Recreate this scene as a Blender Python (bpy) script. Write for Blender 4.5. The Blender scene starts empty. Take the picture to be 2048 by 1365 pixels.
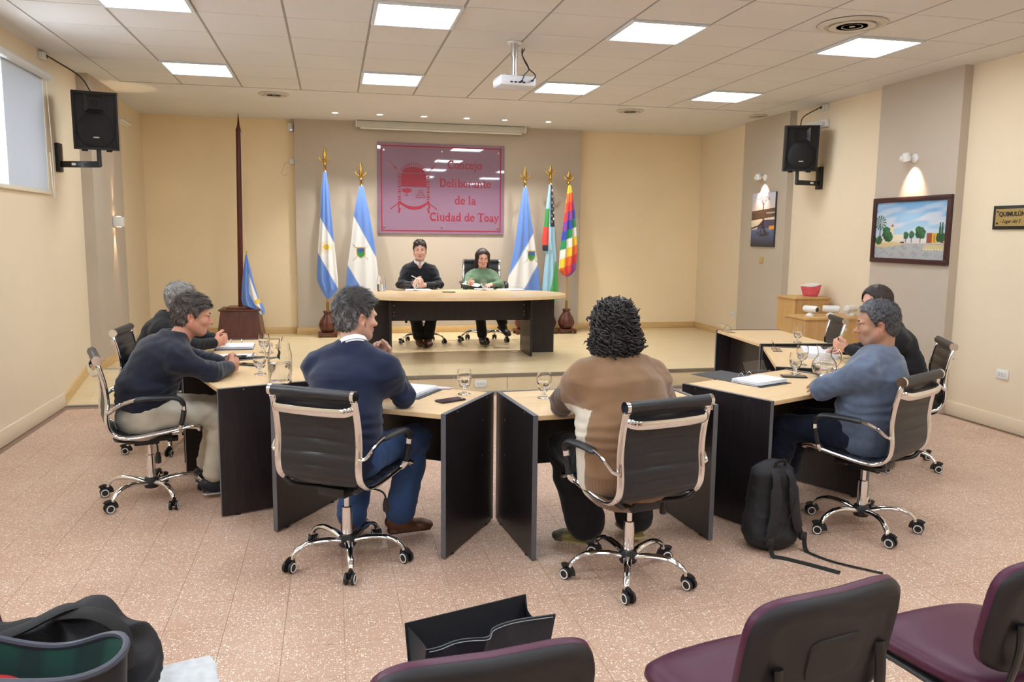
import bpy, bmesh, math, random
import numpy as np
from mathutils import Vector, Matrix, Euler
random.seed(7)
PI = math.pi
scene = bpy.context.scene
COL = scene.collection

# ------------------------------------------------------------------ camera
cam_d = bpy.data.cameras.new('camera'); cam = bpy.data.objects.new('camera', cam_d); COL.objects.link(cam)
cam_d.sensor_fit = 'HORIZONTAL'; cam_d.sensor_width = 36.0; cam_d.lens = 36.0*1614/2048
cam_d.clip_start = 0.05; cam_d.clip_end = 100
_p, _y, _r = 0.1305, 0.2193, 0.011
_f = Vector((math.sin(_y)*math.cos(_p), math.cos(_y)*math.cos(_p), -math.sin(_p)))
_rt = Vector((math.cos(_y), -math.sin(_y), 0)); _up = _rt.cross(_f)
_r2 = _rt*math.cos(_r) + _up*math.sin(_r); _u2 = _up*math.cos(_r) - _rt*math.sin(_r)
_m = Matrix((( _r2.x,_u2.x,-_f.x,0),(_r2.y,_u2.y,-_f.y,0),(_r2.z,_u2.z,-_f.z,1.62),(0,0,0,1)))
cam.matrix_world = _m
scene.camera = cam
# ------------------------------------------------------------------ world, exposure
scene.view_settings.view_transform = 'Standard'; scene.view_settings.look = 'None'
scene.view_settings.gamma = 1.0; scene.view_settings.use_curve_mapping = False
scene.view_settings.exposure = 0.02
w = bpy.data.worlds.new('world'); scene.world = w; w.use_nodes = True
bgn = w.node_tree.nodes['Background']
bgn.inputs['Color'].default_value = (0.80, 0.90, 1.0, 1); bgn.inputs['Strength'].default_value = 16.0
LIGHT_PANEL = 20.0      # emission of the ceiling LED panels
SPOT_W = 78.0          # each recessed downlight
# ------------------------------------------------------------------ room numbers
XL, XR, YB, YF, ZC = -2.45, 5.61, 11.84, -4.2, 3.168
STG, YST = 0.195, 8.06

# ------------------------------------------------------------------ helpers
def S(r, g, b, a=1.0):
    def f(c):
        c /= 255.0
        return c/12.92 if c <= 0.04045 else ((c+0.055)/1.055)**2.4
    return (f(r), f(g), f(b), a)
def clip01(a): return np.clip(a, 0, 1)

class NT:
    def __init__(s, name):
        s.m = bpy.data.materials.new(name); s.m.use_nodes = True
        s.t = s.m.node_tree; s.b = s.t.nodes['Principled BSDF']
    def n(s, typ, **kw):
        nd = s.t.nodes.new(typ)
        for k, v in kw.items():
            if k.startswith('_'): setattr(nd, k[1:], v)
            else: nd.inputs[k.replace('__', ' ')].default_value = v
        return nd
    def l(s, a, b): s.t.links.new(a, b)
    def setb(s, **kw):
        for k, v in kw.items(): s.b.inputs[k.replace('__', ' ')].default_value = v
def ramp(nt, fac, stops, interp='LINEAR'):
    r = nt.n('ShaderNodeValToRGB'); r.color_ramp.interpolation = interp
    el = r.color_ramp.elements
    while len(el) < len(stops): el.new(0.5)
    for e, (p, c) in zip(el, stops): e.position = p; e.color = c
    nt.l(fac, r.inputs['Fac']); return r.outputs['Color']
def coords(nt, kind='Object', scale=(1, 1, 1)):
    if kind == 'World':
        g = nt.n('ShaderNodeNewGeometry'); o = g.outputs['Position']
    else:
        g = nt.n('ShaderNodeTexCoord'); o = g.outputs[kind]
    mp = nt.n('ShaderNodeMapping'); mp.inputs['Scale'].default_value = scale
    nt.l(o, mp.inputs['Vector']); return mp.outputs['Vector']
def bump(nt, h, strength=0.2, dist=0.01):
    b = nt.n('ShaderNodeBump', Strength=strength, Distance=dist); nt.l(h, b.inputs['Height']); nt.l(b.outputs['Normal'], nt.b.inputs['Normal'])
MATS = {}
def plain(name, col, rough=0.5, metal=0.0, spec=0.5, noise=0.0, nscale=30, bumps=0.0, kind='Object', coat=0.0, sheen=0.0):
    if name in MATS: return MATS[name]
    nt = NT(name); nt.setb(Roughness=rough, Metallic=metal); nt.b.inputs['Specular IOR Level'].default_value = spec
    nt.b.inputs['Coat Weight'].default_value = coat; nt.b.inputs['Sheen Weight'].default_value = sheen
    nt.b.inputs['Base Color'].default_value = col
    if noise or bumps:
        v = coords(nt, kind); nz = nt.n('ShaderNodeTexNoise', Scale=nscale, Detail=4.0); nt.l(v, nz.inputs['Vector'])
        if noise:
            c1 = tuple(max(0, c*(1-noise)) for c in col[:3])+(1,); c2 = tuple(min(1, c*(1+noise)) for c in col[:3])+(1,)
            nt.l(ramp(nt, nz.outputs['Fac'], [(0.3, c1), (0.7, c2)]), nt.b.inputs['Base Color'])
        if bumps: bump(nt, nz.outputs['Fac'], bumps, 0.005)
    MATS[name] = nt.m; return nt.m
def emis(name, col, strength):
    if name in MATS: return MATS[name]
    nt = NT(name); nt.setb(Base__Color=(0.8, 0.8, 0.8, 1))
    nt.b.inputs['Emission Color'].default_value = col; nt.b.inputs['Emission Strength'].default_value = strength
    MATS[name] = nt.m; return nt.m
def wood(name, c1, c2, axis=(1, 8, 8), rough=0.4, coat=0.0, scale=3.0, kind='Object'):
    if name in MATS: return MATS[name]
    nt = NT(name); v = coords(nt, kind, axis)
    nz = nt.n('ShaderNodeTexNoise', Scale=scale, Detail=6.0, Roughness=0.6, Distortion=0.6); nt.l(v, nz.inputs['Vector'])
    nt.l(ramp(nt, nz.outputs['Fac'], [(0.3, c1), (0.72, c2)]), nt.b.inputs['Base Color'])
    nt.setb(Roughness=rough); nt.b.inputs['Coat Weight'].default_value = coat; nt.b.inputs['Coat Roughness'].default_value = 0.15
    MATS[name] = nt.m; return nt.m
def vcol(name, rough=0.8, sheen=0.0, attr='Col', bumps=0.0, nscale=200, spec=0.5, sss=0.0):
    if name in MATS: return MATS[name]
    nt = NT(name); a = nt.n('ShaderNodeAttribute', _attribute_name=attr); nt.l(a.outputs['Color'], nt.b.inputs['Base Color'])
    nt.setb(Roughness=rough); nt.b.inputs['Sheen Weight'].default_value = sheen; nt.b.inputs['Specular IOR Level'].default_value = spec
    if sss:
        nt.b.inputs['Subsurface Weight'].default_value = sss; nt.b.inputs['Subsurface Radius'].default_value = (0.6, 0.25, 0.12); nt.b.inputs['Subsurface Scale'].default_value = 0.01
    if bumps:
        v = coords(nt); nz = nt.n('ShaderNodeTexNoise', Scale=nscale, Detail=3.0); nt.l(v, nz.inputs['Vector']); bump(nt, nz.outputs['Fac'], bumps, 0.004)
    MATS[name] = nt.m; return nt.m

class MB:
    """collects shapes; build() links them as ONE mesh object"""
    def __init__(s): s.v = []; s.f = []; s.mi = []; s.cur = 0
    def add(s, vs, fs):
        o = len(s.v); s.v += [tuple(p) for p in vs]
        for f in fs: s.f.append(tuple(i+o for i in f)); s.mi.append(s.cur)
        return s
    def mat(s, i): s.cur = i; return s
    def box(s, c, d, b=0.0, M=None):
        hx, hy, hz = d[0]/2, d[1]/2, d[2]/2
        if b <= 0:
            vs = [(sx*hx, sy*hy, sz*hz) for sz in (-1, 1) for sy in (-1, 1) for sx in (-1, 1)]
            fs = [(0, 2, 3, 1), (4, 5, 7, 6), (0, 1, 5, 4), (2, 6, 7, 3), (0, 4, 6, 2), (1, 3, 7, 5)]
        else:
            b = min(b, hx*.95, hy*.95, hz*.95)
            bm = bmesh.new(); bmesh.ops.create_cube(bm, size=1.0)
            for v in bm.verts: v.co = Vector((v.co.x*d[0], v.co.y*d[1], v.co.z*d[2]))
            bmesh.ops.bevel(bm, geom=bm.edges[:], offset=b, segments=1 if b < 0.004 else 2, affect='EDGES', profile=0.5)
            bm.verts.index_update(); vs = [tuple(v.co) for v in bm.verts]; fs = [tuple(v.index for v in f.verts) for f in bm.faces]; bm.free()
        C = Vector(c)
        if M is not None: vs = [tuple(C + M @ Vector(v)) for v in vs]
        else: vs = [(v[0]+c[0], v[1]+c[1], v[2]+c[2]) for v in vs]
        return s.add(vs, fs)
    def box2(s, lo, hi, b=0.0):
        return s.box([(a+c)/2 for a, c in zip(lo, hi)], [abs(c-a) for a, c in zip(lo, hi)], b)
    def tube(s, pts, r, n=10, flat=None, cap=True, closed=False, up=(0, 0, 1)):
        """swept tube; r number or list; flat=(a,b) gives elliptic/half sizes multiplied"""
        pts = [Vector(p) for p in pts]; m = len(pts)
        rs = r if isinstance(r, (list, tuple)) else [r]*m
        vs = []; fs = []; prev = None
        for i, p in enumerate(pts):
            if closed: t = (pts[(i+1) % m]-pts[i-1])
            else: t = pts[min(i+1, m-1)]-pts[max(i-1, 0)]
            t.normalize()
            if prev is None:
                u = Vector(up); 
                if abs(u.dot(t)) > 0.95: u = Vector((0, 1, 0)) if abs(t.y) < .9 else Vector((1, 0, 0))
                a = u.cross(t).normalized()
            else:
                a = prev - t*prev.dot(t); a.normalize()
            prev = a; b = t.cross(a)
            fa, fb = flat if flat else (1, 1)
            for k in range(n):
                an = 2*PI*k/n
                vs.append(p + a*(math.cos(an)*rs[i]*fa) + b*(math.sin(an)*rs[i]*fb))
        mm = m if closed else m-1
        for i in range(mm):
            j = (i+1) % m
            for k in range(n):
                k2 = (k+1) % n
                fs.append((i*n+k, i*n+k2, j*n+k2, j*n+k))
        if cap and not closed:
            fs.append(tuple(range(n-1, -1, -1))); fs.append(tuple((m-1)*n+k for k in range(n)))
        return s.add(vs, fs)
    def cyl(s, p0, p1, r0, r1=None, n=16): return s.tube([p0, p1], [r0, r0 if r1 is None else r1], n)
    def lathe(s, prof, n=20, c=(0, 0, 0), M=None, lobes=None):
        vs = []; fs = []; m = len(prof)
        for (r, z) in prof:
            for k in range(n):
                a = 2*PI*k/n; rr = r*(1+(lobes[1]*math.cos(lobes[0]*a) if lobes else 0))
                vs.append(Vector((rr*math.cos(a), rr*math.sin(a), z)))
        for i in range(m-1):
            for k in range(n):
                k2 = (k+1) % n; fs.append((i*n+k, i*n+k2, (i+1)*n+k2, (i+1)*n+k))
        fs.append(tuple(range(n-1, -1, -1))); fs.append(tuple((m-1)*n+k for k in range(n)))
        C = Vector(c); vs = [C + (M @ v if M is not None else v) for v in vs]
        return s.add(vs, fs)
    def prism(s, poly, z0, z1, M=None, c=(0, 0, 0)):
        n = len(poly); vs = [Vector((p[0], p[1], z0)) for p in poly]+[Vector((p[0], p[1], z1)) for p in poly]
        C = Vector(c); vs = [C + (M @ v if M is not None else v) for v in vs]
        fs = [tuple(range(n-1, -1, -1)), tuple(range(n, 2*n))]+[(i, (i+1) % n, n+(i+1) % n, n+i) for i in range(n)]
        return s.add(vs, fs)
    def sph(s, c, r, n=12, m=8, M=None):
        r = r if isinstance(r, (list, tuple)) else (r, r, r)
        vs = []; fs = []
        for i in range(m+1):
            th = PI*i/m
            for k in range(n):
                a = 2*PI*k/n; v = Vector((r[0]*math.sin(th)*math.cos(a), r[1]*math.sin(th)*math.sin(a), r[2]*math.cos(th)))
                vs.append(Vector(c)+(M @ v if M is not None else v))
        for i in range(m):
            for k in range(n):
                k2 = (k+1) % n; fs.append((i*n+k, (i+1)*n+k, (i+1)*n+k2, i*n+k2))
        return s.add(vs, fs)
    def grid(s, fn, nu, nv):
        vs = [fn(i/(nu-1), j/(nv-1)) for j in range(nv) for i in range(nu)]
        fs = [(j*nu+i, j*nu+i+1, (j+1)*nu+i+1, (j+1)*nu+i) for j in range(nv-1) for i in range(nu-1)]
        return s.add(vs, fs)
    def mesh(s, name, mats, smooth=35):
        me = bpy.data.meshes.new(name); me.from_pydata(s.v, [], s.f)
        for m in (mats if isinstance(mats, (list, tuple)) else [mats]): me.materials.append(m)
        if any(s.mi): me.polygons.foreach_set('material_index', s.mi)
        bm = bmesh.new(); bm.from_mesh(me); bmesh.ops.recalc_face_normals(bm, faces=bm.faces[:]); bm.to_mesh(me); bm.free()
        if smooth:
            me.shade_smooth(); me.set_sharp_from_angle(angle=math.radians(smooth))
        me.update(); return me
    def build(s, name, mats, parent=None, smooth=35, loc=None, rot=None):
        o = bpy.data.objects.new(name, s.mesh(name, mats, smooth)); COL.objects.link(o)
        if parent: o.parent = parent
        if loc is not None: o.location = loc
        if rot is not None: o.rotation_euler = rot
        return o
def tag(o, label=None, cat=None, group=None, kind=None):
    if label: o['label'] = label
    if cat: o['category'] = cat
    if group: o['group'] = group
    if kind: o['kind'] = kind
    return o
def empty(name, loc=(0, 0, 0), rz=0.0, label=None, cat=None, group=None):
    o = bpy.data.objects.new(name, None); COL.objects.link(o); o.location = loc; o.rotation_euler = (0, 0, rz); o.empty_display_size = 0.1
    return tag(o, label, cat, group)
def kids(o): return [c for c in COL.objects if c.parent == o]
def copy_tree(o, parent=None):
    c = o.copy(); COL.objects.link(c); c.parent = parent
    for ch in list(o.children): copy_tree(ch, c)
    return c
def struct(name, mb, mats, parent=None, smooth=35):
    o = mb.build(name, mats, parent, smooth)
    if parent is None: o['kind'] = 'structure'
    return o
def paint(me, fn, attr='Col'):
    """vertex colours from a numpy function of the vertex coordinates (linear rgb)"""
    n = len(me.vertices); co = np.empty(n*3, 'f'); me.vertices.foreach_get('co', co); co = co.reshape(-1, 3)
    c = np.ones((n, 4), 'f'); c[:, :3] = fn(co)
    at = me.color_attributes.new(attr, 'FLOAT_COLOR', 'POINT'); at.data.foreach_set('color', c.ravel())
def lerp(a, b, t): return a+(b-a)*t
def text_mesh(body, size, extrude=0.001, offset=0.0, shear=0.0, align='CENTER', space=1.0):
    cu = bpy.data.curves.new('t', 'FONT'); cu.body = body; cu.size = size; cu.extrude = extrude; cu.offset = offset; cu.shear = shear
    cu.align_x = align; cu.align_y = 'CENTER'; cu.space_character = space; cu.resolution_u = 4
    o = bpy.data.objects.new('t', cu); COL.objects.link(o)
    dg = bpy.context.evaluated_depsgraph_get(); me = bpy.data.meshes.new_from_object(o.evaluated_get(dg))
    bpy.data.objects.remove(o); bpy.data.curves.remove(cu); return me
def smoothpath(pts, n=6):
    """Catmull-Rom"""
    P = [Vector(p) for p in pts]; out = []
    for i in range(len(P)-1):
        p0 = P[max(i-1, 0)]; p1 = P[i]; p2 = P[i+1]; p3 = P[min(i+2, len(P)-1)]
        for k in range(n):
            t = k/n
            out.append(0.5*((2*p1)+(p2-p0)*t+(2*p0-5*p1+4*p2-p3)*t*t+(3*p1-p0-3*p2+p3)*t**3))
    out.append(P[-1]); return out
def rotz(a): return Matrix.Rotation(a, 3, 'Z')

# ------------------------------------------------------------------ shared materials
def wall_paint(name, col, b=0.06):
    nt = NT(name); v = coords(nt, 'World'); nz = nt.n('ShaderNodeTexNoise', Scale=1.3, Detail=3.0); nt.l(v, nz.inputs['Vector'])
    c1 = tuple(c*0.97 for c in col[:3])+(1,); c2 = tuple(min(1, c*1.02) for c in col[:3])+(1,)
    nt.l(ramp(nt, nz.outputs['Fac'], [(0.3, c1), (0.7, c2)]), nt.b.inputs['Base Color'])
    fine = nt.n('ShaderNodeTexNoise', Scale=140.0, Detail=2.0); nt.l(v, fine.inputs['Vector']); bump(nt, fine.outputs['Fac'], b, 0.004)
    nt.setb(Roughness=0.75); nt.b.inputs['Specular IOR Level'].default_value = 0.25
    MATS[name] = nt.m; return nt.m
M_CREAM = wall_paint('cream wall paint', S(237, 220, 192))
M_PEACH = wall_paint('peach back wall', S(249, 228, 190))  # back wall, warmer in tone than the side walls
M_TAUPE = wall_paint('taupe wall paint', S(196, 183, 167))
M_CEIL = wall_paint('white ceiling paint', S(224, 222, 221), 0.03)
M_TILE = wall_paint('white ceiling tile', S(222, 220, 219), 0.12)
M_BAR = plain('ceiling grid bar', S(150, 145, 140), 0.5)
M_CHROME = plain('chrome', (0.80, 0.81, 0.83, 1), 0.08, 1.0)
M_STEEL = plain('brushed steel', (0.6, 0.6, 0.6, 1), 0.3, 1.0)
M_LEATHER = plain('black leather', S(35, 37, 43), 0.42, noise=0.15, nscale=60, bumps=0.08)
M_BPLAST = plain('black plastic', S(30, 30, 34), 0.4)
M_BMETAL = plain('black painted metal', S(24, 24, 27), 0.35)
M_WPLAST = plain('white plastic', S(235, 235, 232), 0.35)
M_MELA = wood('black melamine', S(26, 23, 27), S(44, 37, 38), (10, 10, 1.2), 0.35, scale=4)
M_EDGE = plain('grey edge band', S(96, 98, 106), 0.4)
M_MAPLE = wood('light maple laminate', S(222, 188, 142), S(233, 204, 160), (1.0, 9, 9), 0.32, scale=2.5)
M_BLOND = wood('blond wood', S(196, 150, 92), S(214, 172, 112), (9, 9, 1.0), 0.4, scale=2.2)
M_TRIM = wood('blond wood trim', S(205, 168, 112), S(226, 194, 140), (1.2, 1.2, 9), 0.4, scale=2.5, kind='World')
M_PLANK = wood('pale laminate plank', S(222, 200, 158), S(236, 217, 178), (2, 9, 2), 0.28, scale=1.6, kind='World')
M_DARKWOOD = wood('dark red wood', S(70, 34, 26), S(104, 54, 40), (8, 8, 1.0), 0.35, scale=3.0)
M_GOLD = plain('brass', S(196, 160, 84), 0.25, 1.0)
def glass(name, tint=(1, 1, 1, 1), rough=0.0, ior=1.45):
    nt = NT(name); nt.setb(Base__Color=tint, Roughness=rough, IOR=ior); nt.b.inputs['Transmission Weight'].default_value = 1.0
    MATS[name] = nt.m; return nt.m
M_GLASS = glass('clear glass'); M_ACRYL = glass('clear acrylic', (0.97, 0.98, 1, 1), 0.02, 1.3)
M_WATER = glass('water', (0.96, 0.98, 1, 1), 0.0, 1.33)
M_PAPER = plain('white paper', S(240, 241, 246), 0.7, noise=0.02, nscale=12)
# ================================================================== THE ROOM
def terrazzo():
    nt = NT('pink terrazzo'); v = coords(nt, 'World')
    big = nt.n('ShaderNodeTexNoise', Scale=2.2, Detail=3.0); nt.l(v, big.inputs['Vector'])
    base = ramp(nt, big.outputs['Fac'], [(0.3, S(193, 157, 135)), (0.7, S(203, 170, 148))])
    def chips(scale, lo, hi, col, prev, seed):
        mp = nt.n('ShaderNodeMapping'); mp.inputs['Location'].default_value = (seed, seed*1.7, seed*.3); nt.l(v, mp.inputs['Vector'])
        vo = nt.n('ShaderNodeTexVoronoi', Scale=scale, Randomness=1.0); nt.l(mp.outputs['Vector'], vo.inputs['Vector'])
        sep = nt.n('ShaderNodeSeparateColor'); nt.l(vo.outputs['Color'], sep.inputs['Color'])
        thr = nt.n('ShaderNodeMath', _operation='MULTIPLY_ADD'); nt.l(sep.outputs[0], thr.inputs[0]); thr.inputs[1].default_value = hi; thr.inputs[2].default_value = lo
        lt = nt.n('ShaderNodeMath', _operation='LESS_THAN'); nt.l(vo.outputs['Distance'], lt.inputs[0]); nt.l(thr.outputs[0], lt.inputs[1])
        mx = nt.n('ShaderNodeMix', _data_type='RGBA'); nt.l(lt.outputs[0], mx.inputs['Factor']); nt.l(prev, mx.inputs[6]); mx.inputs[7].default_value = col
        return mx.outputs[2]
    c = chips(130, -0.10, 0.55, S(244, 234, 222), base, 0.0)
    c = chips(85, -0.36, 0.72, S(250, 244, 236), c, 3.1)
    c = chips(100, -0.34, 0.66, S(140, 114, 100), c, 7.7)
    nt.l(c, nt.b.inputs['Base Color']); nt.setb(Roughness=0.33); nt.b.inputs['Specular IOR Level'].default_value = 0.4
    rn = nt.n('ShaderNodeTexNoise', Scale=6.0, Detail=4.0); nt.l(v, rn.inputs['Vector'])
    rr = nt.n('ShaderNodeMapRange'); nt.l(rn.outputs['Fac'], rr.inputs[0]); rr.inputs[3].default_value = 0.24; rr.inputs[4].default_value = 0.46
    nt.l(rr.outputs[0], nt.b.inputs['Roughness'])
    return nt.m
M_TERR = terrazzo(); M_GROUT = plain('floor grout', S(150, 122, 104), 0.8)
floor = struct('floor', MB().box2((XL-.2, YF-.2, -0.12), (XR+.2, YST+.3, -0.004)), M_GROUT)
TS = 0.24; X0T, Y0T = 0.022, 3.10
tile_me = MB().box((0, 0, -0.006), (TS-0.0016, TS-0.0016, 0.012)).mesh('floor_tile', M_TERR, 0)
cells = []; rest = MB()
for i in range(-14, 26):
    for j in range(-32, 22):
        x0, y0 = X0T+i*TS, Y0T+j*TS
        if x0 < XL or x0+TS > XR+.02 or y0+TS > YST+.05 or y0 < YF: continue
        cells.append((x0+TS/2, y0+TS/2))
def _shown(c):
    x, y = c; d = y*math.cos(_y)+x*math.sin(_y)
    if d < 1.0: return 99+abs(y)
    px = (x*math.cos(_y)-y*math.sin(_y))/d
    return d if (d > 2.3 and abs(px) < 0.66) else 50+d
cells.sort(key=_shown)
for n, (x, y) in enumerate(cells):
    if n < 300:
        o = bpy.data.objects.new('floor_tile', tile_me); COL.objects.link(o); o.parent = floor; o.location = (x, y, 0)
    else: rest.box((x, y, -0.006), (TS-0.0016, TS-0.0016, 0.012))
tag(rest.build('floor_tile_field', M_TERR, floor, 0), kind='stuff')

# ---- walls (with thickness, window opening and two added daylight openings in the left wall)
WY0, WY1, WZ0, WZ1 = 6.35, 7.97, 1.97, 2.90
wl = MB()
wl.box2((XL-.2, 4.9, -.1), (XL, WY0, ZC+.1)).box2((XL-.2, YF, -.1), (XL, 4.9, WZ0)).box2((XL-.2, YF, WZ1), (XL, 4.9, ZC+.1)).box2((XL-.2, 1.7, WZ0), (XL, 3.2, WZ1)).box2((XL-.2, YF, WZ0), (XL, 0.0, WZ1)).box2((XL-.2, WY1, -.1), (XL, YB+.2, ZC+.1)).box2((XL-.2, WY0, -.1), (XL, WY1, WZ0)).box2((XL-.2, WY0, WZ1), (XL, WY1, ZC+.1))
struct('wall_left', wl, M_CREAM, smooth=0)
struct('wall_right', MB().box2((XR, YF, -.1), (XR+.2, YB+.2, ZC+.1)), M_CREAM, smooth=0)
struct('wall_back', MB().box2((XL-.2, YB, -.1), (XR+.2, YB+.2, ZC+.1)), M_PEACH, smooth=0)
struct('wall_front', MB().box2((XL-.2, YF-.2, -.1), (XR+.2, YF, ZC+.1)), M_CREAM, smooth=0)
struct('wall_panel', MB().box2((-0.48, YB-.14, STG), (3.63, YB, ZC)), M_TAUPE, smooth=0)
PX = XR-.09
struct('wall_pillar', MB().box2((PX, 6.38, 0), (XR, 7.5, ZC)), M_TAUPE, smooth=0)
struct('wall_pillar', MB().box2((PX, 9.2, STG), (XR, 10.32, ZC)), M_TAUPE, smooth=0)
PLX = XL+.11
struct('wall_pillar', MB().box2((XL, 9.0, 0), (PLX, 10.2, ZC)), M_TAUPE, smooth=0)
# ---- baseboards
def base_low(name, lo, hi): return struct(name, MB().box2(lo, hi, .006), M_CREAM)
base_low('baseboard_left', (XL, YF, 0), (XL+.018, YST, .13))
b = MB(); b.box2((XR-.018, YF, 0), (XR, 6.38, .13), .006); struct('baseboard_right', b, M_CREAM)
BH = .095
for nm, lo, hi in [('baseboard_back', (XL, YB-.02, STG), (-0.48, YB, STG+BH)), ('baseboard_back', (3.63, YB-.02, STG), (XR, YB, STG+BH)),
                   ('baseboard_panel', (-0.5, YB-.16, STG), (3.65, YB-.14, STG+BH)),
                   ('baseboard_right', (XR-.02, 10.32, STG), (XR, YB-.02, STG+BH)), ('baseboard_right', (XR-.02, YST, STG), (XR, 9.2, STG+BH)),
                   ('baseboard_left', (XL, 10.2, STG), (XL+.02, YB-.02, STG+BH))]:
    struct(nm, MB().box2(lo, hi, .004), M_TRIM)
# ---- stage with ramp on the left
RX = -1.15; RY = 8.96
M_SEAM = plain('dark stage body', S(120, 96, 66), 0.7)
M_NOSE = plain('taupe stair nosing', S(128, 116, 100), 0.55); M_ALU = plain('aluminium strip', S(196, 198, 200), 0.35, 0.7)
st = MB(); st.box2((RX, YST+.012, 0), (XR, YB, STG-.012)); st.box2((XL, RY, 0), (RX, YB, STG-.012))
stage = struct('floor_stage', st, M_SEAM, smooth=0)
pw, pl_ = .19, 1.2
for r in range(0, 21):
    y0 = YST+.0+r*pw; y1 = min(y0+pw-.0015, YB-.0)
    if y0 > YB-.05: break
    off = random.uniform(0, pl_); x = (RX if y0 < RY else XL)-off
    while x < XR:
        a, c = max(x, RX if y0 < RY-.05 else XL), min(x+pl_-.0015, XR)
        if c-a > .05: MB().box2((a, y0, STG-.012), (c, y1, STG), 0).build('plank', M_PLANK, stage, 0)
        x += pl_
for k, (a, c) in enumerate([(RX, 0.3), (.302, 1.75), (1.752, 3.2), (3.202, 4.65), (4.652, XR)]):
    MB().box2((a, YST-.006, .02), (c-.002, YST+.012, STG-.03)).build('riser_board', M_PLANK, stage, 0)
MB().box2((RX, YST-.016, STG-.032), (XR, YST+.014, STG+.004), .003).build('nosing', M_NOSE, stage)
MB().box2((RX, YST-.02, 0.0), (XR, YST-.004, .022)).build('floor_strip', M_ALU, stage)
rp = MB()
rp.add([(XL, YST, -.01), (RX, YST, -.01), (RX, RY, -.01), (XL, RY, -.01), (XL, YST, .002), (RX, YST, .002), (RX, RY, STG-.002), (XL, RY, STG-.002)],
       [(0, 3, 2, 1), (4, 5, 6, 7), (0, 1, 5, 4), (1, 2, 6, 5), (2, 3, 7, 6), (3, 0, 4, 7)])
ramp_o = struct('floor_ramp', rp, M_SEAM, smooth=0)
nrp = 7
for k in range(nrp):
    a, c = XL+(RX-XL)*k/nrp, XL+(RX-XL)*(k+1)/nrp-.0015
    z = lambda y: .004+(y-YST)/(RY-YST)*(STG-.004)
    MB().add([(a, YST, .002), (c, YST, .002), (c, RY, z(RY)-.004), (a, RY, z(RY)-.004), (a, YST, .008), (c, YST, .008), (c, RY, z(RY)+.003), (a, RY, z(RY)+.003)],
             [(0, 3, 2, 1), (4, 5, 6, 7), (0, 1, 5, 4), (1, 2, 6, 5), (2, 3, 7, 6), (3, 0, 4, 7)]).build('plank', M_PLANK, ramp_o, 0)
MB().box2((XL, YST-.03, 0), (RX, YST, .011)).build('metal_strip', M_ALU, ramp_o)
MB().box2((XL, RY-.02, STG-.002), (RX, RY+.015, STG+.008)).build('metal_strip', M_ALU, ramp_o)
bb = MB()   # sloping wooden baseboards beside the ramp
def slope_board(x0, x1, y0, y1):
    z = lambda y: max(0, (y-YST)/(RY-YST)*STG)
    vs = [(x, y, z(y)+h) for h in (0, BH+.01) for y in (y0, y1) for x in (x0, x1)]
    bb.add(vs, [(0, 2, 3, 1), (4, 5, 7, 6), (0, 1, 5, 4), (2, 6, 7, 3), (0, 4, 6, 2), (1, 3, 7, 5)])
slope_board(XL, XL+.02, YST, RY); bb.box2((XL, RY, STG), (PLX+.02, 9.0, STG+BH))
bb.box2((PLX, 9.0, STG), (PLX+.02, 10.2, STG+BH))
struct('baseboard_ramp', bb, M_TRIM)

# ---- ceiling: plaster border, tile grid, lights
GX0, GX1, GY1 = -2.132, 5.188, 9.40
ce = MB(); ce.box2((XL-.2, YF-.2, ZC+.03), (XR+.2, YB+.2, ZC+.15))
ce.box2((XL-.2, YF-.2, ZC), (GX0, YB+.2, ZC+.03)).box2((GX1, YF-.2, ZC), (XR+.2, YB+.2, ZC+.03)).box2((GX0, GY1, ZC), (GX1, YB+.2, ZC+.03))
ceiling = struct('ceiling', ce, M_CEIL, smooth=0)
G = .61; rows = [8.77-k*G for k in range(0, 22)]
LROWS = [8.16-2.44*k for k in range(5)]; LCOLS = [1, 4, 7, 10]
tme = MB().box((0, 0, .008), (G-.018, G-.012, .012), .002).mesh('ceiling_tile', M_TILE, 0)
tme_e = MB().box((0, 0, .008), (G-.012, 9.40-9.38+G-.012-.0, .012), .002).mesh('ceiling_tile', M_TILE, 0)
M_LED = emis('LED panel', (0.86, 0.94, 1.0, 1), LIGHT_PANEL); M_LEDF = plain('panel frame', S(214, 222, 228), 0.4)
n_l = 0
for c in range(12):
    for y in rows:
        if y < YF-.1: continue
        islight = c in LCOLS and any(abs(y-l) < .05 for l in LROWS)
        cx, cy = GX0+(c+.5)*G, y+G/2
        if islight:
            L = empty('ceiling_light', (cx, cy, ZC), 0, 'square white LED panel light set in the ceiling grid', 'ceiling light', 'LED panels in the ceiling grid')
            f = MB()
            for sx, sy, dx, dy in ((0, 1, G-.004, .026), (0, -1, G-.004, .026), (1, 0, .026, G-.056), (-1, 0, .026, G-.056)):
                f.box((sx*(G/2-.015), sy*(G/2-.015), -.004), (dx, dy, .02), .002)
            f.build('frame', M_LEDF, L); MB().box((0, 0, .0), (G-.056, G-.056, .008)).build('diffuser', M_LED, L, 0)
        else:
            o = bpy.data.objects.new('ceiling_tile', tme); COL.objects.link(o); o.parent = ceiling; o.location = (cx, cy, ZC)
bars = MB()
for c in range(13):
    MB().box2((GX0+c*G-.011, YF, ZC+.004), (GX0+c*G+.011, GY1, ZC+.028)).build('grid_bar', M_BAR, ceiling, 0)
for y in rows+[9.38]:
    if y > YF: MB().box2((GX0, y-.009, ZC+.006), (GX1, y+.009, ZC+.028)).build('grid_bar', M_BAR, ceiling, 0)
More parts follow.
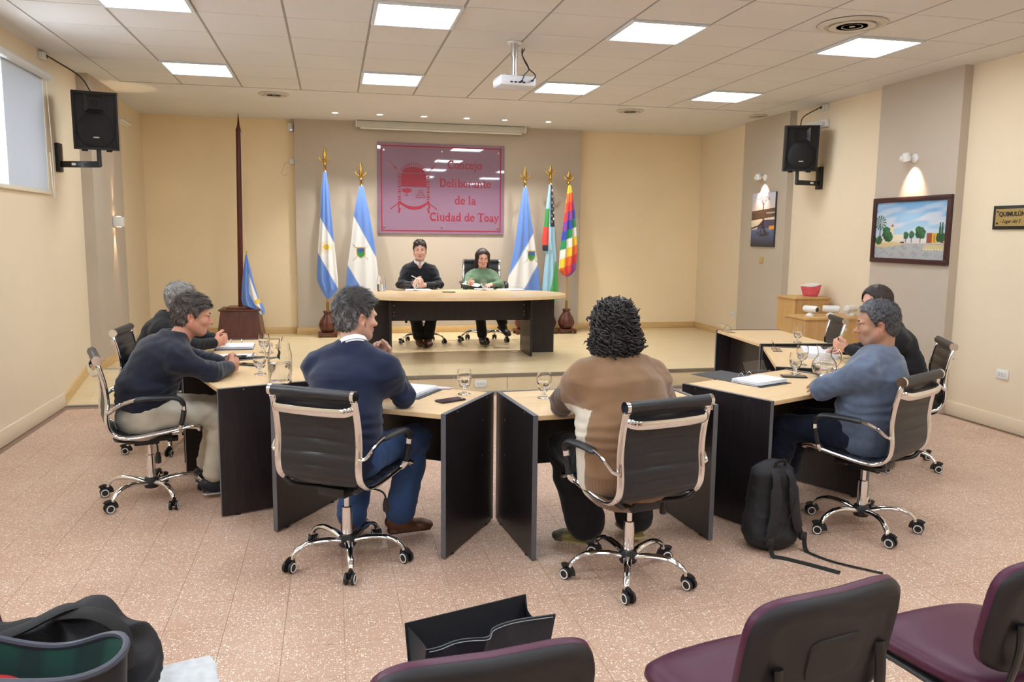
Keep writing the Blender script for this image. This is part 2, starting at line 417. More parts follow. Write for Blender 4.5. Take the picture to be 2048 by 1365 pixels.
# downlights over the panel
M_DL = emis('downlight lamp', (1, .98, .95, 1), 60.0); M_DLR = plain('downlight ring', S(232, 232, 230), 0.3)
for x in (.07, .64, 1.22, 1.79, 2.31, 2.92):
    D = empty('recessed_downlight', (x, 10.96, ZC), 0, 'small round recessed downlight in the ceiling above the taupe wall panel', 'downlight', 'downlights above the wall panel')
    MB().lathe([(.03, -.001), (.055, -.001), (.058, -.006), (.05, -.009), (.034, -.004)], 24).build('ring', M_DLR, D)
    MB().lathe([(.032, 0), (.033, -.004), (.02, -.0075), (.004, -.008)], 16).build('lamp', M_DL, D)
    ld = bpy.data.lights.new('downlight_lamp', 'SPOT'); ld.energy = SPOT_W; ld.color = (1, .96, .9); ld.spot_size = math.radians(95); ld.spot_blend = .7; ld.shadow_soft_size = .03
    lo = bpy.data.objects.new('downlight_beam', ld); COL.objects.link(lo); lo.parent = D; lo.location = (0, 0, -.03)
# round air diffusers
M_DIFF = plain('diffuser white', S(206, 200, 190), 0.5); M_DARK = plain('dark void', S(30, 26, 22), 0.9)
def diffuser(x, y, r, label):
    D = empty('air_diffuser', (x, y, ZC), 0, label, 'air vent')
    MB().lathe([(r*.94, .0), (r, -.004), (r*.97, -.014), (r*.80, -.018), (r*.76, -.002)], 32).build('rim', M_DIFF, D)
    MB().lathe([(r*.8, -.001), (r*.8, -.0015)], 32).build('shade_disc', M_DARK, D)  # dark disc, shade of the open vent put in as colour
    for k, q in enumerate((.60, .42, .24)):
        MB().lathe([(r*q, -.004), (r*(q+.035), -.006), (r*(q+.07), -.02), (r*(q+.035), -.018)], 32).build('cone', M_DIFF, D)
    MB().lathe([(.01, -.004), (r*.16, -.016), (.004, -.02)], 20).build('hub', M_DIFF, D)
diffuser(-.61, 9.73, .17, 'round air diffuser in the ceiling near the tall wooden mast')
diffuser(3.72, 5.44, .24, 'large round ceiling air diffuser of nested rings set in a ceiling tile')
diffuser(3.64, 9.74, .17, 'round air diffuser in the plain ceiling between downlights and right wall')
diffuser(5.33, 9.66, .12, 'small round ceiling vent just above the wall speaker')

for wn, (a, c) in ((2, (3.2, 4.9)), (3, (0.0, 1.7))):  # two unseen windows, added to let cool daylight into the near room
    win = empty('window_%d' % wn, (XL, (a+c)/2, (WZ0+WZ1)/2)); win['kind'] = 'structure'
    fr = MB(); q, hq = (c-a)/2, (WZ1-WZ0)/2
    for z in (-1, 1): fr.box((-.06, 0, z*(hq-.025)), (.06, q*2, .05), .004)
    for y in (-1, 0, 1): fr.box((-.06, y*(q-.025), 0), (.06, .05, hq*2), .004)
    fr.build('window_frame', M_WPLAST, win)
    for y in (-1, 1): MB().box((-.07, y*q/2, 0), (.006, q-.05, hq*2-.08)).build('pane', MATS.get('window glass') or glass('window glass'), win)
# ---- window with roller blind on the left wall
win = empty('window_1', (XL, (WY0+WY1)/2, (WZ0+WZ1)/2)); win['kind'] = 'structure'
hw, hh = (WY1-WY0)/2, (WZ1-WZ0)/2
fr = MB()
for z in (-hh, hh): fr.box((-.06, 0, z*.965), (.06, hw*2, .05), .004)
for y in (-hw, hw): fr.box((-.06, y*.975, 0), (.06, .05, hh*2), .004)
fr.box((-.06, 0, 0), (.04, .04, hh*2))
fr.build('window_frame', M_WPLAST, win)
for y in (-hw/2, hw/2): MB().box((-.07, y, 0), (.006, hw-.03, hh*2-.06)).build('pane', glass('window glass', (1, 1, 1, 1), 0, 1.45) if 'window glass' not in MATS else MATS['window glass'], win)
MB().box((.004, 0, -hh-.02), (.05, hw*2+.08, .035), .005).build('window_sill', plain('cream sill', S(232, 222, 200), .5), win)
cas = MB()
for y in (-hw-.02, hw+.02): cas.box((.006, y, 0), (.016, .045, hh*2+.04), .003)
cas.build('window_trim', MATS['cream sill'], win)
def blind_mat():
    nt = NT('roller blind fabric'); nt.setb(Base__Color=S(214, 222, 232), Roughness=.8)
    nt.b.inputs['Transmission Weight'].default_value = 0.0
    tr = nt.n('ShaderNodeBsdfTranslucent', Color=S(205, 216, 232)); mx = nt.n('ShaderNodeMixShader', Fac=.10)
    nt.l(nt.b.outputs[0], mx.inputs[1]); nt.l(tr.outputs[0], mx.inputs[2]); nt.l(mx.outputs[0], nt.t.nodes['Material Output'].inputs['Surface']); return nt.m
bl = empty('roller_blind', (XL+.05, 0, 0), 0, 'pale grey blue roller blind drawn down over the high window', 'blind')
MB().tube([(0, WY0+.1, WZ1+.05), (0, WY1+.03, WZ1+.05)], .036, 14).build('roller_tube', plain('blind case', S(214, 216, 214), .4), bl)
MB().box2((-.032, 7.04, WZ0-.005), (-.029, WY1-.03, WZ1+.03)).build('fabric', blind_mat(), bl)
MB().box2((-.038, 7.04, WZ0-.028), (-.022, WY1-.03, WZ0), .004).build('bottom_bar', MATS['blind case'], bl)
MB().tube(smoothpath([(-.02, WY1+.045, WZ1+.04), (-.01, WY1+.06, 2.4), (-.01, WY1+.07, WZ0-.02), (-.01, WY1+.035, WZ0-.03), (-.02, WY1+.03, 2.3)]), .003, 6).build('pull_chain', M_WPLAST, bl)
# ================================================================== FURNITURE
def desk(fx, fy, ang, label, W=1.03, D=.63, H=.745, mod=(.36, .715), lowmod=False):
    """fx,fy: user-side left corner; ang: direction of the user-side edge (deg)"""
    d = empty('council_desk', (fx, fy, 0), math.radians(ang), label, 'desk', 'council desks')
    T = .025
    for x in (0, W-T):
        p = MB().box2((x, 0, .008), (x+T, D, H), .0015).build('end_panel', M_MELA, d)
        e = MB().box2((x-.0006, -.0022, .008), (x+T+.0006, .0, H+.0006)).box2((x-.0006, -.0022, H), (x+T+.0006, D+.001, H+.0014)).box2((x-.0006, D, .008), (x+T+.0006, D+.0015, H+.0006)); e.build('edge_band', M_EDGE, p, 0)
        for y in (.09, D-.09): MB().cyl((x+T/2, y, 0), (x+T/2, y, .008), .016, n=10).build('foot', M_BPLAST, p)
        for y, z in ((.14, H-.012), (D-.1, H-.012), (D-.16, .62), (D-.16, .42)):
            xo = x-.001 if x == 0 else x+T+.001
            MB().cyl((xo, y, z), (xo+(.002 if x == 0 else -.002), y, z), .005, n=8).build('screw_cap', M_STEEL, p)
    MB().box2((T, .008, H-.028), (W-T, D-.004, H-.003), .002).build('desktop', M_MAPLE, d)
    z0, z1 = mod
    MB().box2((T, D-.16, z0), (W-T, D-.142, z1)).build('modesty_panel', M_MELA, d, 0)
    return d
desk(-.335, 4.405, -33.0, 'black sided desk under the person in the navy sweater with phone and folder')
desk(.945, 3.745, 5.0, 'black sided desk in front of the person in the brown sweater')
desk(2.295, 3.865, 23.5, 'black sided desk with open ring binder at the person in the grey blue sweater', mod=(.2, .715))
desk(3.52, 4.66, 65.0, 'black sided desk with a thick paper stack before the person in black', W=1.1)
desk(4.09, 5.97, 84.0, 'black sided desk before the empty office chair beside the counter', W=1.03)
d1 = desk(-.99, 5.66, -70.0, 'black sided desk under the folded arms of the person in beige trousers')
d0 = desk(-1.07, 6.90, -88.0, 'black sided desk with open white binder nearest the wooden mast pedestal')

# ---- dais table
tb = empty('dais_table', (1.46, 9.36, STG), math.radians(-1.5), 'long boat shaped maple table on black panel legs on the stage', 'table')
TH = .74
def boat(a, b, e=2.7, n=56):
    P = []
    for k in range(n):
        t = 2*PI*k/n; c, s_ = math.cos(t), math.sin(t)
        P.append((a*math.copysign(abs(c)**(2/e), c), b*math.copysign(abs(s_)**(2/2.1), s_)))
    return P
tp = MB().prism(boat(1.255, .68), TH-.034, TH).build('tabletop', M_MAPLE, tb)
for sx in (-1, 1):
    MB().box2((sx*.82-.013, -.17, .006), (sx*.82+.013, .42, TH-.034), .002).build('leg_panel', M_MELA, tb)
    x0, x1 = sorted((sx*.834, sx*1.17)); MB().box2((x0, .14, .006), (x1, .17, TH-.034), .002).build('end_panel', M_MELA, tb)
mp_ = MB().box2((-.806, .02, .42), (.806, .04, TH-.036)).build('modesty_panel', M_MELA, tb)
for x in (-.77, .77):
    for z in (.48, .52, .6): MB().cyl((x, .02, z), (x, .0185, z), .006, n=8).build('screw_cap', M_STEEL, mp_)

# ---- office chair
def office_chair():
    c = empty('office_chair', (0, 0, 0), 0)
    hw = .205
    prof = [(v.x, v.y) for v in smoothpath([Vector((a, b, 0)) for a, b in [(.25, .462), (.2, .475), (.08, .458), (-.08, .44), (-.17, .447), (-.225, .49), (-.24, .56), (-.232, .66), (-.243, .77), (-.272, .885)]], 5)]
    L = [0.0]
    for i in range(1, len(prof)): L.append(L[-1]+math.dist(prof[i], prof[i-1]))
    def sling(i0, i1, name):
        # finely resampled, with transverse stitched grooves
        pts = []; tot0, tot1 = L[i0], L[i1]; n = max(8, int((tot1-tot0)/.0105))
        for k in range(n+1):
            s_ = tot0+(tot1-tot0)*k/n
            j = max(i for i in range(len(L)) if L[i] <= s_+1e-9); j = min(j, len(L)-2)
            t = (s_-L[j])/(L[j+1]-L[j]); y = lerp(prof[j][0], prof[j+1][0], t); z = lerp(prof[j][1], prof[j+1][1], t)
            ty, tz = prof[j+1][0]-prof[j][0], prof[j+1][1]-prof[j][1]; l = math.hypot(ty, tz); ny, nz = tz/l, -ty/l
            g = .0105*(1-abs(math.cos(PI*s_/.062))**14)-.004
            pts.append((y, z, ny, nz, g))
        m = MB(); nx = 5; vs = []
        for (y, z, ny, nz, g) in pts:
            for sgn in (1, -1):
                for k in range(nx):
                    x = -hw+2*hw*k/(nx-1); d = sgn*(.004+max(g, -.002))
                    if k in (0, nx-1): d = sgn*.003
                    vs.append((x, y+ny*d, z+nz*d))
        fs = []; W_ = 2*nx
        for i in range(len(pts)-1):
            a, b_ = i*W_, (i+1)*W_
            for k in range(nx-1):
                fs.append((a+k, a+k+1, b_+k+1, b_+k)); fs.append((a+nx+k, b_+nx+k, b_+nx+k+1, a+nx+k+1))
            fs.append((a, b_, b_+nx, a+nx)); fs.append((a+nx-1, a+2*nx-1, b_+2*nx-1, b_+nx-1))
        for a in (0, (len(pts)-1)*W_):
            for k in range(nx-1): fs.append((a+k, a+nx+k, a+nx+k+1, a+k+1))
        return m.add(vs, fs).build(name, M_LEATHER, c, 50)
    isp = 20
    sling(0, isp+3, 'seat'); bk = sling(isp+3, len(prof)-1, 'backrest')
    yt, zt = prof[-1]
    tr = MB().tube([(-hw-.012, yt, zt+.012), (hw+.012, yt, zt+.012)], .026, 16).build('top_roll', M_LEATHER, bk)
    yf, zf = prof[0]
    MB().tube([(-hw-.012, yf+.004, zf-.004), (hw+.012, yf+.004, zf-.004)], .016, 12).build('front_bar', M_LEATHER, c)
    for sx in (-1, 1):
        x = sx*(hw+.016)
        fr = MB().tube([(x, y, z) for y, z in prof[:-1]]+[(x, yt, zt-.015)], .0185, 12, flat=(1.0, .72)).build('side_frame', M_CHROME, c)
        MB().cyl((x-.006*sx, yt, zt+.012), (x+.012*sx, yt, zt+.012), .027, n=18).build('end_cap', M_CHROME, fr)
        MB().cyl((x-.006*sx, yf+.004, zf-.004), (x+.01*sx, yf+.004, zf-.004), .017, n=14).build('end_cap', M_CHROME, fr)
        # armrest: chrome loop with black pad
        xa = sx*(hw+.045)
        path = smoothpath([(sx*(hw+.02), -.236, .60), (xa, -.225, .605), (xa+sx*.012, -.17, .645), (xa+sx*.015, -.08, .668), (xa+sx*.015, .06, .668), (xa+sx*.014, .135, .655), (xa+sx*.01, .165, .61), (xa, .16, .54), (xa-sx*.005, .145, .485), (sx*(hw+.02), .14, .462)], 5)
        arm = MB().tube(path, .0125, 10, flat=(1.25, .8)).build('armrest', M_CHROME, c)
        MB().tube(path[14:31], [.011]+[.018]*15+[.011], 12, flat=(1.35, .85)).build('arm_pad', M_LEATHER, arm)
        MB().tube(path[32:40], .0155, 10).build('arm_sleeve', M_LEATHER, arm)
    # chrome brace behind the back, lower black brace, mechanism
    MB().tube(smoothpath([(-hw-.012, -.257, .835), (-hw+.01, -.285, .825), (-hw+.06, -.297, .82), (0, -.3, .818), (hw-.06, -.297, .82), (hw-.01, -.285, .825), (hw+.012, -.257, .835)], 5), .0175, 10, flat=(.6, 1.2)).build('back_brace', M_CHROME, c)
    MB().tube(smoothpath([(-hw-.01, -.2, .455), (-hw+.03, -.19, .425), (-.12, -.12, .4), (0, -.1, .395), (.12, -.12, .4), (hw-.03, -.19, .425), (hw+.01, -.2, .455)], 5), .012, 10).build('under_brace', M_BMETAL, c)
    MB().tube([(-hw-.005, .09, .445), (0, .07, .405), (hw+.005, .09, .445)], .012, 8).build('under_brace', M_BMETAL, c)
    mech = MB().box((0, -.01, .388), (.15, .26, .045), .01).box((0, -.02, .36), (.1, .14, .03), .008).build('tilt_mechanism', M_BPLAST, c)
    MB().tube(smoothpath([(.06, 0, .38), (.16, .02, .375), (.2, .02, .36), (.21, .02, .33)], 4), .005, 8).build('lever', M_BMETAL, mech)
    MB().lathe([(.008, -.035), (.016, -.03), (.018, .0), (.012, .03), (.006, .034)], 10, (.212, .02, .305)).build('lever_knob', M_BPLAST, mech)
    MB().cyl((0, .1, .36), (0, .16, .36), .02, n=12).build('tension_knob', M_BPLAST, mech)
    MB().cyl((0, 0, .27), (0, 0, .37), .0145, n=14).build('gas_lift', M_CHROME, c)
    MB().lathe([(.026, .13), (.026, .24), (.024, .275), (.016, .278)], 18).build('lift_cover', M_CHROME, c)
    MB().lathe([(.038, .072), (.044, .085), (.044, .118), (.036, .135), (.026, .138)], 20).build('hub', M_BPLAST, c)
    for k in range(5):
        a = 2*PI*k/5+PI/2; ca, sa = math.cos(a), math.sin(a)
        P = [(r*ca, r*sa, z) for r, z in ((.03, .103), (.09, .118), (.16, .125), (.215, .119), (.255, .1), (.278, .078), (.285, .062))]
        MB().tube(smoothpath(P, 4), [.02]*6+[.0185]*6+[.016]*6+[.0145]*7, 12, flat=(1.0, .72)).build('leg', M_CHROME, c)
        cs = MB(); wa = a+random.uniform(-.9, .9)+PI/2; R = rotz(wa); o = Vector((.285*ca, .285*sa, 0))
        cs.cyl(o+Vector((0, 0, .045)), o+Vector((0, 0, .07)), .0105, n=10)
        cs.box(o+R @ Vector((0, .0, .036)), (.022, .03, .034), .006, R)
        hood = [o+R @ Vector((0, -.018+.031*math.cos(t), .0285+.031*math.sin(t))) for t in np.linspace(-.2, PI*.75, 8)]
        ct = cs.tube(hood, .006, 6, flat=(3.4, .7), up=(R @ Vector((1, 0, 0)))).build('caster', M_BPLAST, c)
        for sx in (-1, 1):
            p0 = o+R @ Vector((sx*.010, -.018, .0275)); p1 = o+R @ Vector((sx*.025, -.018, .0275))
            wh = MB().tube([p0, p0.lerp(p1, .15), p0.lerp(p1, .85), p1], [.025, .0275, .0275, .025], 18).build('wheel', M_BPLAST, ct)
            rg = [o+R @ Vector((sx*.0248, -.018+.0205*math.cos(t), .0275+.0205*math.sin(t))) for t in np.linspace(0, 2*PI, 21)[:-1]]
            MB().tube(rg, .0032, 6, closed=True).build('ring', M_WPLAST, ct)
    return c
CH = office_chair()
_first = [True]
def place_chair(x, y, head, label, z=0):
    """head: compass direction the sitter faces, degrees from +Y towards -X"""
    o = CH if _first[0] else copy_tree(CH)
    _first[0] = False
    o.location = (x, y, z); o.rotation_euler = (0, 0, math.radians(head)); tag(o, label, 'chair', 'chrome and black office chairs'); return o
place_chair(.05, 3.95, -34, 'black ribbed office chair with chrome frame under the person in jeans')
place_chair(1.36, 3.49, 14, 'black ribbed office chair with chrome frame under the person in the brown sweater')
place_chair(2.89, 3.86, 28, 'black ribbed office chair under the person in the grey blue sweater')
place_chair(-1.10, 5.13, -72, 'black ribbed office chair under the person in beige trousers')
place_chair(-1.25, 6.38, -92, 'black ribbed office chair under the person in the black jacket')
place_chair(3.98, 4.98, 62, 'black ribbed office chair under the person in black by the right wall')
place_chair(4.20, 6.54, 72, 'empty black ribbed office chair between desk and counter')
place_chair(1.14, 10.55, 180, 'black office chair on the stage under the person in the black sweater', STG)
place_chair(1.96, 10.58, 176, 'black office chair on the stage under the person in the green sweater', STG).scale = (1.1, 1.0, 1.19)

# ---- purple visitor chairs in the foreground
M_PURP = plain('plum vinyl', S(78, 34, 58), 0.4, noise=0.08, nscale=14, bumps=0.05, spec=0.3)
M_SHELL = plain('black seat shell', S(28, 27, 32), 0.5, noise=0.1, nscale=80, bumps=0.05)
def se(a, b, e, t):
    c, s_ = math.cos(t), math.sin(t)
    return (a*math.copysign(abs(c)**(2/e), c), b*math.copysign(abs(s_)**(2/e), s_))
def cushion(mb, layers, n=44, e=4.5, fn=None):
    """stack of super-elliptic rings: (scale_x, scale_y, z) ; fn warps a point"""
    vs = []; fs = []
    for (a, b, z) in layers:
        for k in range(n):
            x, y = se(a, b, e, 2*PI*k/n); p = Vector((x, y, z)); vs.append(fn(p) if fn else p)
    m = len(layers)
    for i in range(m-1):
        for k in range(n): fs.append((i*n+k, i*n+(k+1) % n, (i+1)*n+(k+1) % n, (i+1)*n+k))
    # domed end caps with a centre ring
    for base, (a, b, z), flip in ((0, layers[0], True), ((m-1)*n, layers[-1], False)):
        o = len(vs)
        for q in (.66, .33):
            for k in range(n):
                x, y = se(a*q, b*q, e, 2*PI*k/n); p = Vector((x, y, z)); vs.append(fn(p) if fn else p)
        vs.append(fn(Vector((0, 0, z))) if fn else Vector((0, 0, z))); ce_ = len(vs)-1
        for k in range(n):
            k2 = (k+1) % n
            fs.append((base+k, base+k2, o+k2, o+k)); fs.append((o+k, o+k2, o+n+k2, o+n+k)); fs.append((o+n+k, o+n+k2, ce_))
    return mb.add(vs, fs)
def visitor_chair():
    c = empty('visitor_chair')
    def seatw(p):
        y = p.y; return Vector((p.x*(1+.06*y/.2), y, p.z+.012*math.cos(p.x*6)-(max(0, y-.12)**2)*1.6+.02*max(0, -y-.1)))
    cushion(MB(), [(.2, .19, .425), (.225, .212, .43), (.233, .22, .445), (.23, .217, .462), (.21, .2, .474), (.17, .165, .479)], fn=seatw).build('seat', M_PURP, c, 60)
    cushion(MB(), [(.205, .19, .408), (.215, .2, .414), (.215, .2, .428)], fn=seatw).build('seat_shell', M_SHELL, c, 60)
    tilt = Matrix.Rotation(math.radians(101), 3, 'X')
    def bw(p):
        q = Vector((p.x, p.y, p.z-.55*p.x*p.x))           # lumbar curve across the width
        q = tilt @ Vector((q.x, q.y, q.z)); return q+Vector((0, -.235, .665))
    bk = cushion(MB(), [(.2, .135, -.03), (.226, .155, -.026), (.236, .165, -.012), (.235, .164, .004)], fn=bw).build('backrest', M_PURP, c, 60)
    cushion(MB(), [(.235, .164, .003), (.232, .16, .016), (.215, .145, .026), (.196, .126, .028), (.188, .118, .022)], fn=bw).build('back_shell', M_SHELL, bk, 50)
    cushion(MB(), [(.085, .058, .02), (.083, .056, .026), (.07, .044, .027)], fn=bw).build('shell_panel', M_SHELL, bk, 50)
    for sx in (-1, 1):
        x = sx*.215
        MB().tube(smoothpath([(x*.9, -.18, .40), (x*.86, -.222, .45), (x*.8, -.243, .53), (x*.76, -.25, .60), (x*.74, -.245, .66)], 4), .014, 10, flat=(1.1, .6)).build('back_upright', M_BMETAL, c)
        MB().tube(smoothpath([(x, -.33, .008), (x, -.26, .2), (x, -.18, .375), (x, -.12, .408), (x, .1, .412), (x, .16, .40), (x, .20, .33), (x, .235, .1), (x, .245, .008)], 5), .0135, 10, flat=(1.25, .9)).build('leg_frame', M_BMETAL, c)
        for y in (-.33, .245): MB().cyl((x, y, 0), (x, y, .03), .018, n=12).build('foot', M_BPLAST, c)
    for y in (-.14, .1): MB().tube([(-.215, y, .405), (.215, y, .405)], .011, 8).build('crossbar', M_BMETAL, c)
    return c
VC = visitor_chair()
for k, (x, y, h, lab) in enumerate([(.255, 1.68, 6, 'plum vinyl visitor chair with the open black leather bag on its seat'),
                                   (1.06, 1.80, 13, 'plum vinyl visitor chair with an empty seat beside the leather bag chair'),
                                   (1.80, 1.86, 8, 'plum vinyl visitor chair at the end of the row by the right wall side'),
                                   (-.62, 1.86, -90, 'plum vinyl visitor chair loaded with black bags and newspaper')]):
    o = VC if k == 0 else copy_tree(VC)
    o.location = (x, y, 0); o.rotation_euler = (0, 0, math.radians(h)); tag(o, lab, 'chair', 'plum visitor chairs')

# ---- lectern cabinet and counter by the right wall
lc = empty('lectern_cabinet', (5.29, 8.34, STG), 0, 'blond wood cabinet carrying the pink bag, taller of two by the right wall', 'cabinet')
MB().box2((-.21, -.18, 0), (-.19, .19, .74)).build('side_panel', M_BLOND, lc, 0); MB().box2((.19, -.18, 0), (.21, .19, .74)).build('side_panel', M_BLOND, lc, 0)
MB().box2((-.19, -.19, .0), (.21, -.17, .74)).build('front_panel', M_BLOND, lc, 0); MB().box2((-.19, .17, 0), (.19, .19, .74)).build('back_panel', M_BLOND, lc, 0)
MB().box2((-.225, -.205, .74), (.225, .2, .765), .004).build('top', M_BLOND, lc)
ct = empty('counter_cabinet', (5.18, 7.72, 0), 0, 'low blond wood counter by the right wall holding white cameras', 'cabinet')
MB().box2((-.36, -.2, 0), (-.34, .2, .77)).build('side_panel', M_BLOND, ct, 0); MB().box2((.34, -.2, 0), (.36, .2, .77)).build('side_panel', M_BLOND, ct, 0)
for x0, x1 in ((-.34, -.002), (.002, .34)): MB().box2((x0, -.2, .06), (x1, -.18, .77)).build('door', M_BLOND, ct, 0)
MB().box2((-.34, -.17, 0), (.34, .2, .06)).build('plinth', M_BLOND, ct, 0); MB().box2((-.34, .18, .06), (.34, .2, .77)).build('back_panel', M_BLOND, ct, 0)
MB().box2((-.375, -.215, .77), (.375, .215, .797), .004).build('top', M_BLOND, ct)
# ================================================================== FLAGS, SIGN, WALL THINGS, TABLE THINGS
BLUE = np.array(S(102, 142, 216)[:3]); WHT = np.array(S(238, 238, 238)[:3]); YEL = np.array(S(228, 190, 70)[:3])
M_FLAG = vcol('flag cloth', 0.7, 0.3)
YFL = 11.40
def flag(name, label, rowsz, colour, ypos=YFL, parent=None, folds=5, depth=.045):
    z = [r[0] for r in rowsz]; a = [r[1] for r in rowsz]; b_ = [r[2] for r in rowsz]
    NV, NU = 120, 48
    zz = np.linspace(z[0], z[-1], NV); la = np.interp(-zz, [-q for q in z], a); rb = np.interp(-zz, [-q for q in z], b_)
    for _ in range(2):
        la[1:-1] = (la[:-2]+2*la[1:-1]+la[2:])/4; rb[1:-1] = (rb[:-2]+2*rb[1:-1]+rb[2:])/4
    vs = []; cols = []
    for j in range(NV):
        w_ = rb[j]-la[j]; t = j/(NV-1)
        for side in (0, 1):
            for i in range(NU):
                u = i/(NU-1); u = u if side == 0 else 1-u
                x = la[j]+w_*u; env = math.sin(PI*min(max(u, .0), 1))**.6
                fold = depth*min(1, w_/.2)*math.sin(u*folds*PI+1.2*t+.6*math.sin(3*t))*(.4+.6*t)
                y = fold*(.35+.65*env)*.55+(-1 if side == 0 else 1)*(.012+.035*env*min(1, w_/.25))
                vs.append((x, ypos+y, zz[j]))
                cols.append((u, t, x, zz[j]))
    R = 2*NU; fs = []
    for j in range(NV-1):
        for i in range(R): fs.append((j*R+i, j*R+(i+1) % R, (j+1)*R+(i+1) % R, (j+1)*R+i))
    fs.append(tuple(range(R))); fs.append(tuple((NV-1)*R+i for i in range(R)))
    m = MB(); m.add(vs, fs); o = m.build(name, M_FLAG, parent, 70)
    cc = np.array(cols); rgb = colour(cc[:, 0], cc[:, 1], cc[:, 2], cc[:, 3])
    at = o.data.color_attributes.new('Col', 'FLOAT_COLOR', 'POINT'); at.data.foreach_set('color', np.concatenate([rgb, np.ones((len(rgb), 1))], 1).astype('f').ravel())
    if label: o['label'] = label
    return o
def sel(shape, *pairs):
    out = np.tile(WHT, (shape, 1)).astype(float)
    for m, c in pairs:
        wt = m.astype(float) if m.dtype == bool else clip01(m/.016+.5)
        out = lerp(out, np.asarray(c), wt[:, None])
    return out
def col_arg(u, t, x, z):   # diagonal blue white blue with a sun
    n = len(u); q = z-(-1.35)*(x+.07); d = z+1.9*(x+.07)
    hi = z-(1.62-1.9*(x+.07)+.06); lo = (1.13-1.9*(x+.07))-z
    r = np.hypot((x+.075), (z-1.43)*1.0); sun = (r < .042); ray = (r < .085) & (np.cos(np.arctan2(z-1.43, x+.075)*16) > .1)
    return sel(n, (hi, BLUE), (lo, BLUE), (ray, WHT*.45+YEL*.55), (sun, YEL))
GRN = np.array(S(54, 150, 84)[:3]); DBL = np.array(S(52, 96, 170)[:3])
def shield(x, z, cx, cz, sc, out):
    X, Z = (x-cx)/sc, (z-cz)/sc
    inside = (np.abs(X) < np.where(Z > -.2, .8, .8*(1-((-.2-Z)/.95)**2))) & (Z > -1.1) & (Z < .95)
    rim = (np.abs(X) < np.where(Z > -.2, 1, 1*(1-((-.2-Z)/1.15)**2))) & (Z > -1.3) & (Z < 1.1)
    lance = (np.abs(np.abs(X)-np.abs(Z)*1.0) < .08) & (np.abs(X) < 1.7)
    out[lance] = np.array(S(150, 140, 110)[:3]); out[rim] = YEL*.8; out[inside & (Z > .0)] = DBL
    out[inside & (Z <= .0)] = GRN; out[inside & (np.hypot(X+.2, Z-.1) < .32)] = GRN*.7
    return out
def col_f2(u, t, x, z):
    n = len(u); hi = z-(1.66-1.9*(x-.40)); lo = (1.02-1.75*(x-.30))-z
    o = sel(n, (hi, BLUE), (lo, BLUE)); return shield(x, z, .385, 1.36, .062, o)
def col_f3(u, t, x, z):
    n = len(u); hi = z-(1.60+1.75*(x-2.80)); lo = (1.03+1.7*(x-2.80))-z
    o = sel(n, (hi, BLUE), (lo, BLUE)); return shield(x, z, 2.80, 1.33, .066, o)
def col_f4(u, t, x, z):
    n = len(u); BL = np.array(S(30, 34, 48)[:3]); RD = np.array(S(226, 66, 52)[:3]); LB = np.array(S(160, 204, 226)[:3]); G2 = np.array(S(70, 170, 86)[:3])
    left = x < 3.055+.02*(z-1.5)
    o = np.tile(LB, (n, 1))
    o[left & (z < 2.0)] = G2*.8; o[left & (z < 1.74)] = RD; o[left & (z < 1.48)] = BL; o[left & (z < 1.40)] = LB
    o[(x > 3.075) & (z > 1.75)] = BL; star = (x > 3.08) & (z > 1.8) & (np.sin(z*70)*np.sin(x*110) > .55); o[star] = WHT
    o[z < 1.35-6.0*(x-3.13)+.0 - .0] = o[z < 1.35-6.0*(x-3.13)]
    gr = (x > 3.13+.18*(z-1.05)) & (z < 1.25); o[gr] = G2
    return o
def col_f5(u, t, x, z):   # rainbow squares
    P = [S(*c)[:3] for c in [(250, 210, 60), (240, 110, 50), (224, 60, 56), (150, 70, 160), (50, 80, 190), (40, 150, 90), (240, 240, 236)]]
    k = np.floor((2.36-z+.35*(x-3.36))/.13).astype(int); i = np.floor((x-3.36)/.085+.5).astype(int)
    return np.array(P)[(k+i) % 7]
F1 = [(2.436, -.095, -.055), (2.203, -.132, -.026), (1.8, -.153, .006), (1.393, -.188, .039), (1.119, -.207, .062), (.982, -.209, .073), (.844, -.159, .07), (.727, -.087, -.04)]
F2 = [(2.261, .375, .436), (1.943, .31, .5), (1.533, .257, .57), (1.12, .197, .613), (.842, .172, .624), (.72, .16, .624), (.66, .3, .5)]
F3 = [(2.3, 2.682, 2.733), (1.982, 2.627, 2.774), (1.555, 2.573, 2.847), (1.123, 2.497, 2.914), (.848, 2.448, 2.941), (.7, 2.44, 2.95), (.62, 2.6, 2.8)]
F4 = [(2.345, 3.058, 3.103), (1.989, 3.012, 3.132), (1.558, 2.967, 3.155), (1.4, 2.975, 3.172), (1.38, 3.03, 3.174), (1.124, 3.004, 3.193), (.847, 2.978, 3.213), (.7, 3.0, 3.2), (.62, 3.08, 3.14)]
F5 = [(2.337, 3.343, 3.388), (2.137, 3.317, 3.423), (1.778, 3.279, 3.468), (1.416, 3.241, 3.499), (1.124, 3.223, 3.475), (1.051, 3.286, 3.408), (1.029, 3.332, 3.37)]
M_POLE = wood('pale pole wood', S(176, 132, 78), S(204, 162, 104), (8, 8, 1), .4, scale=3)
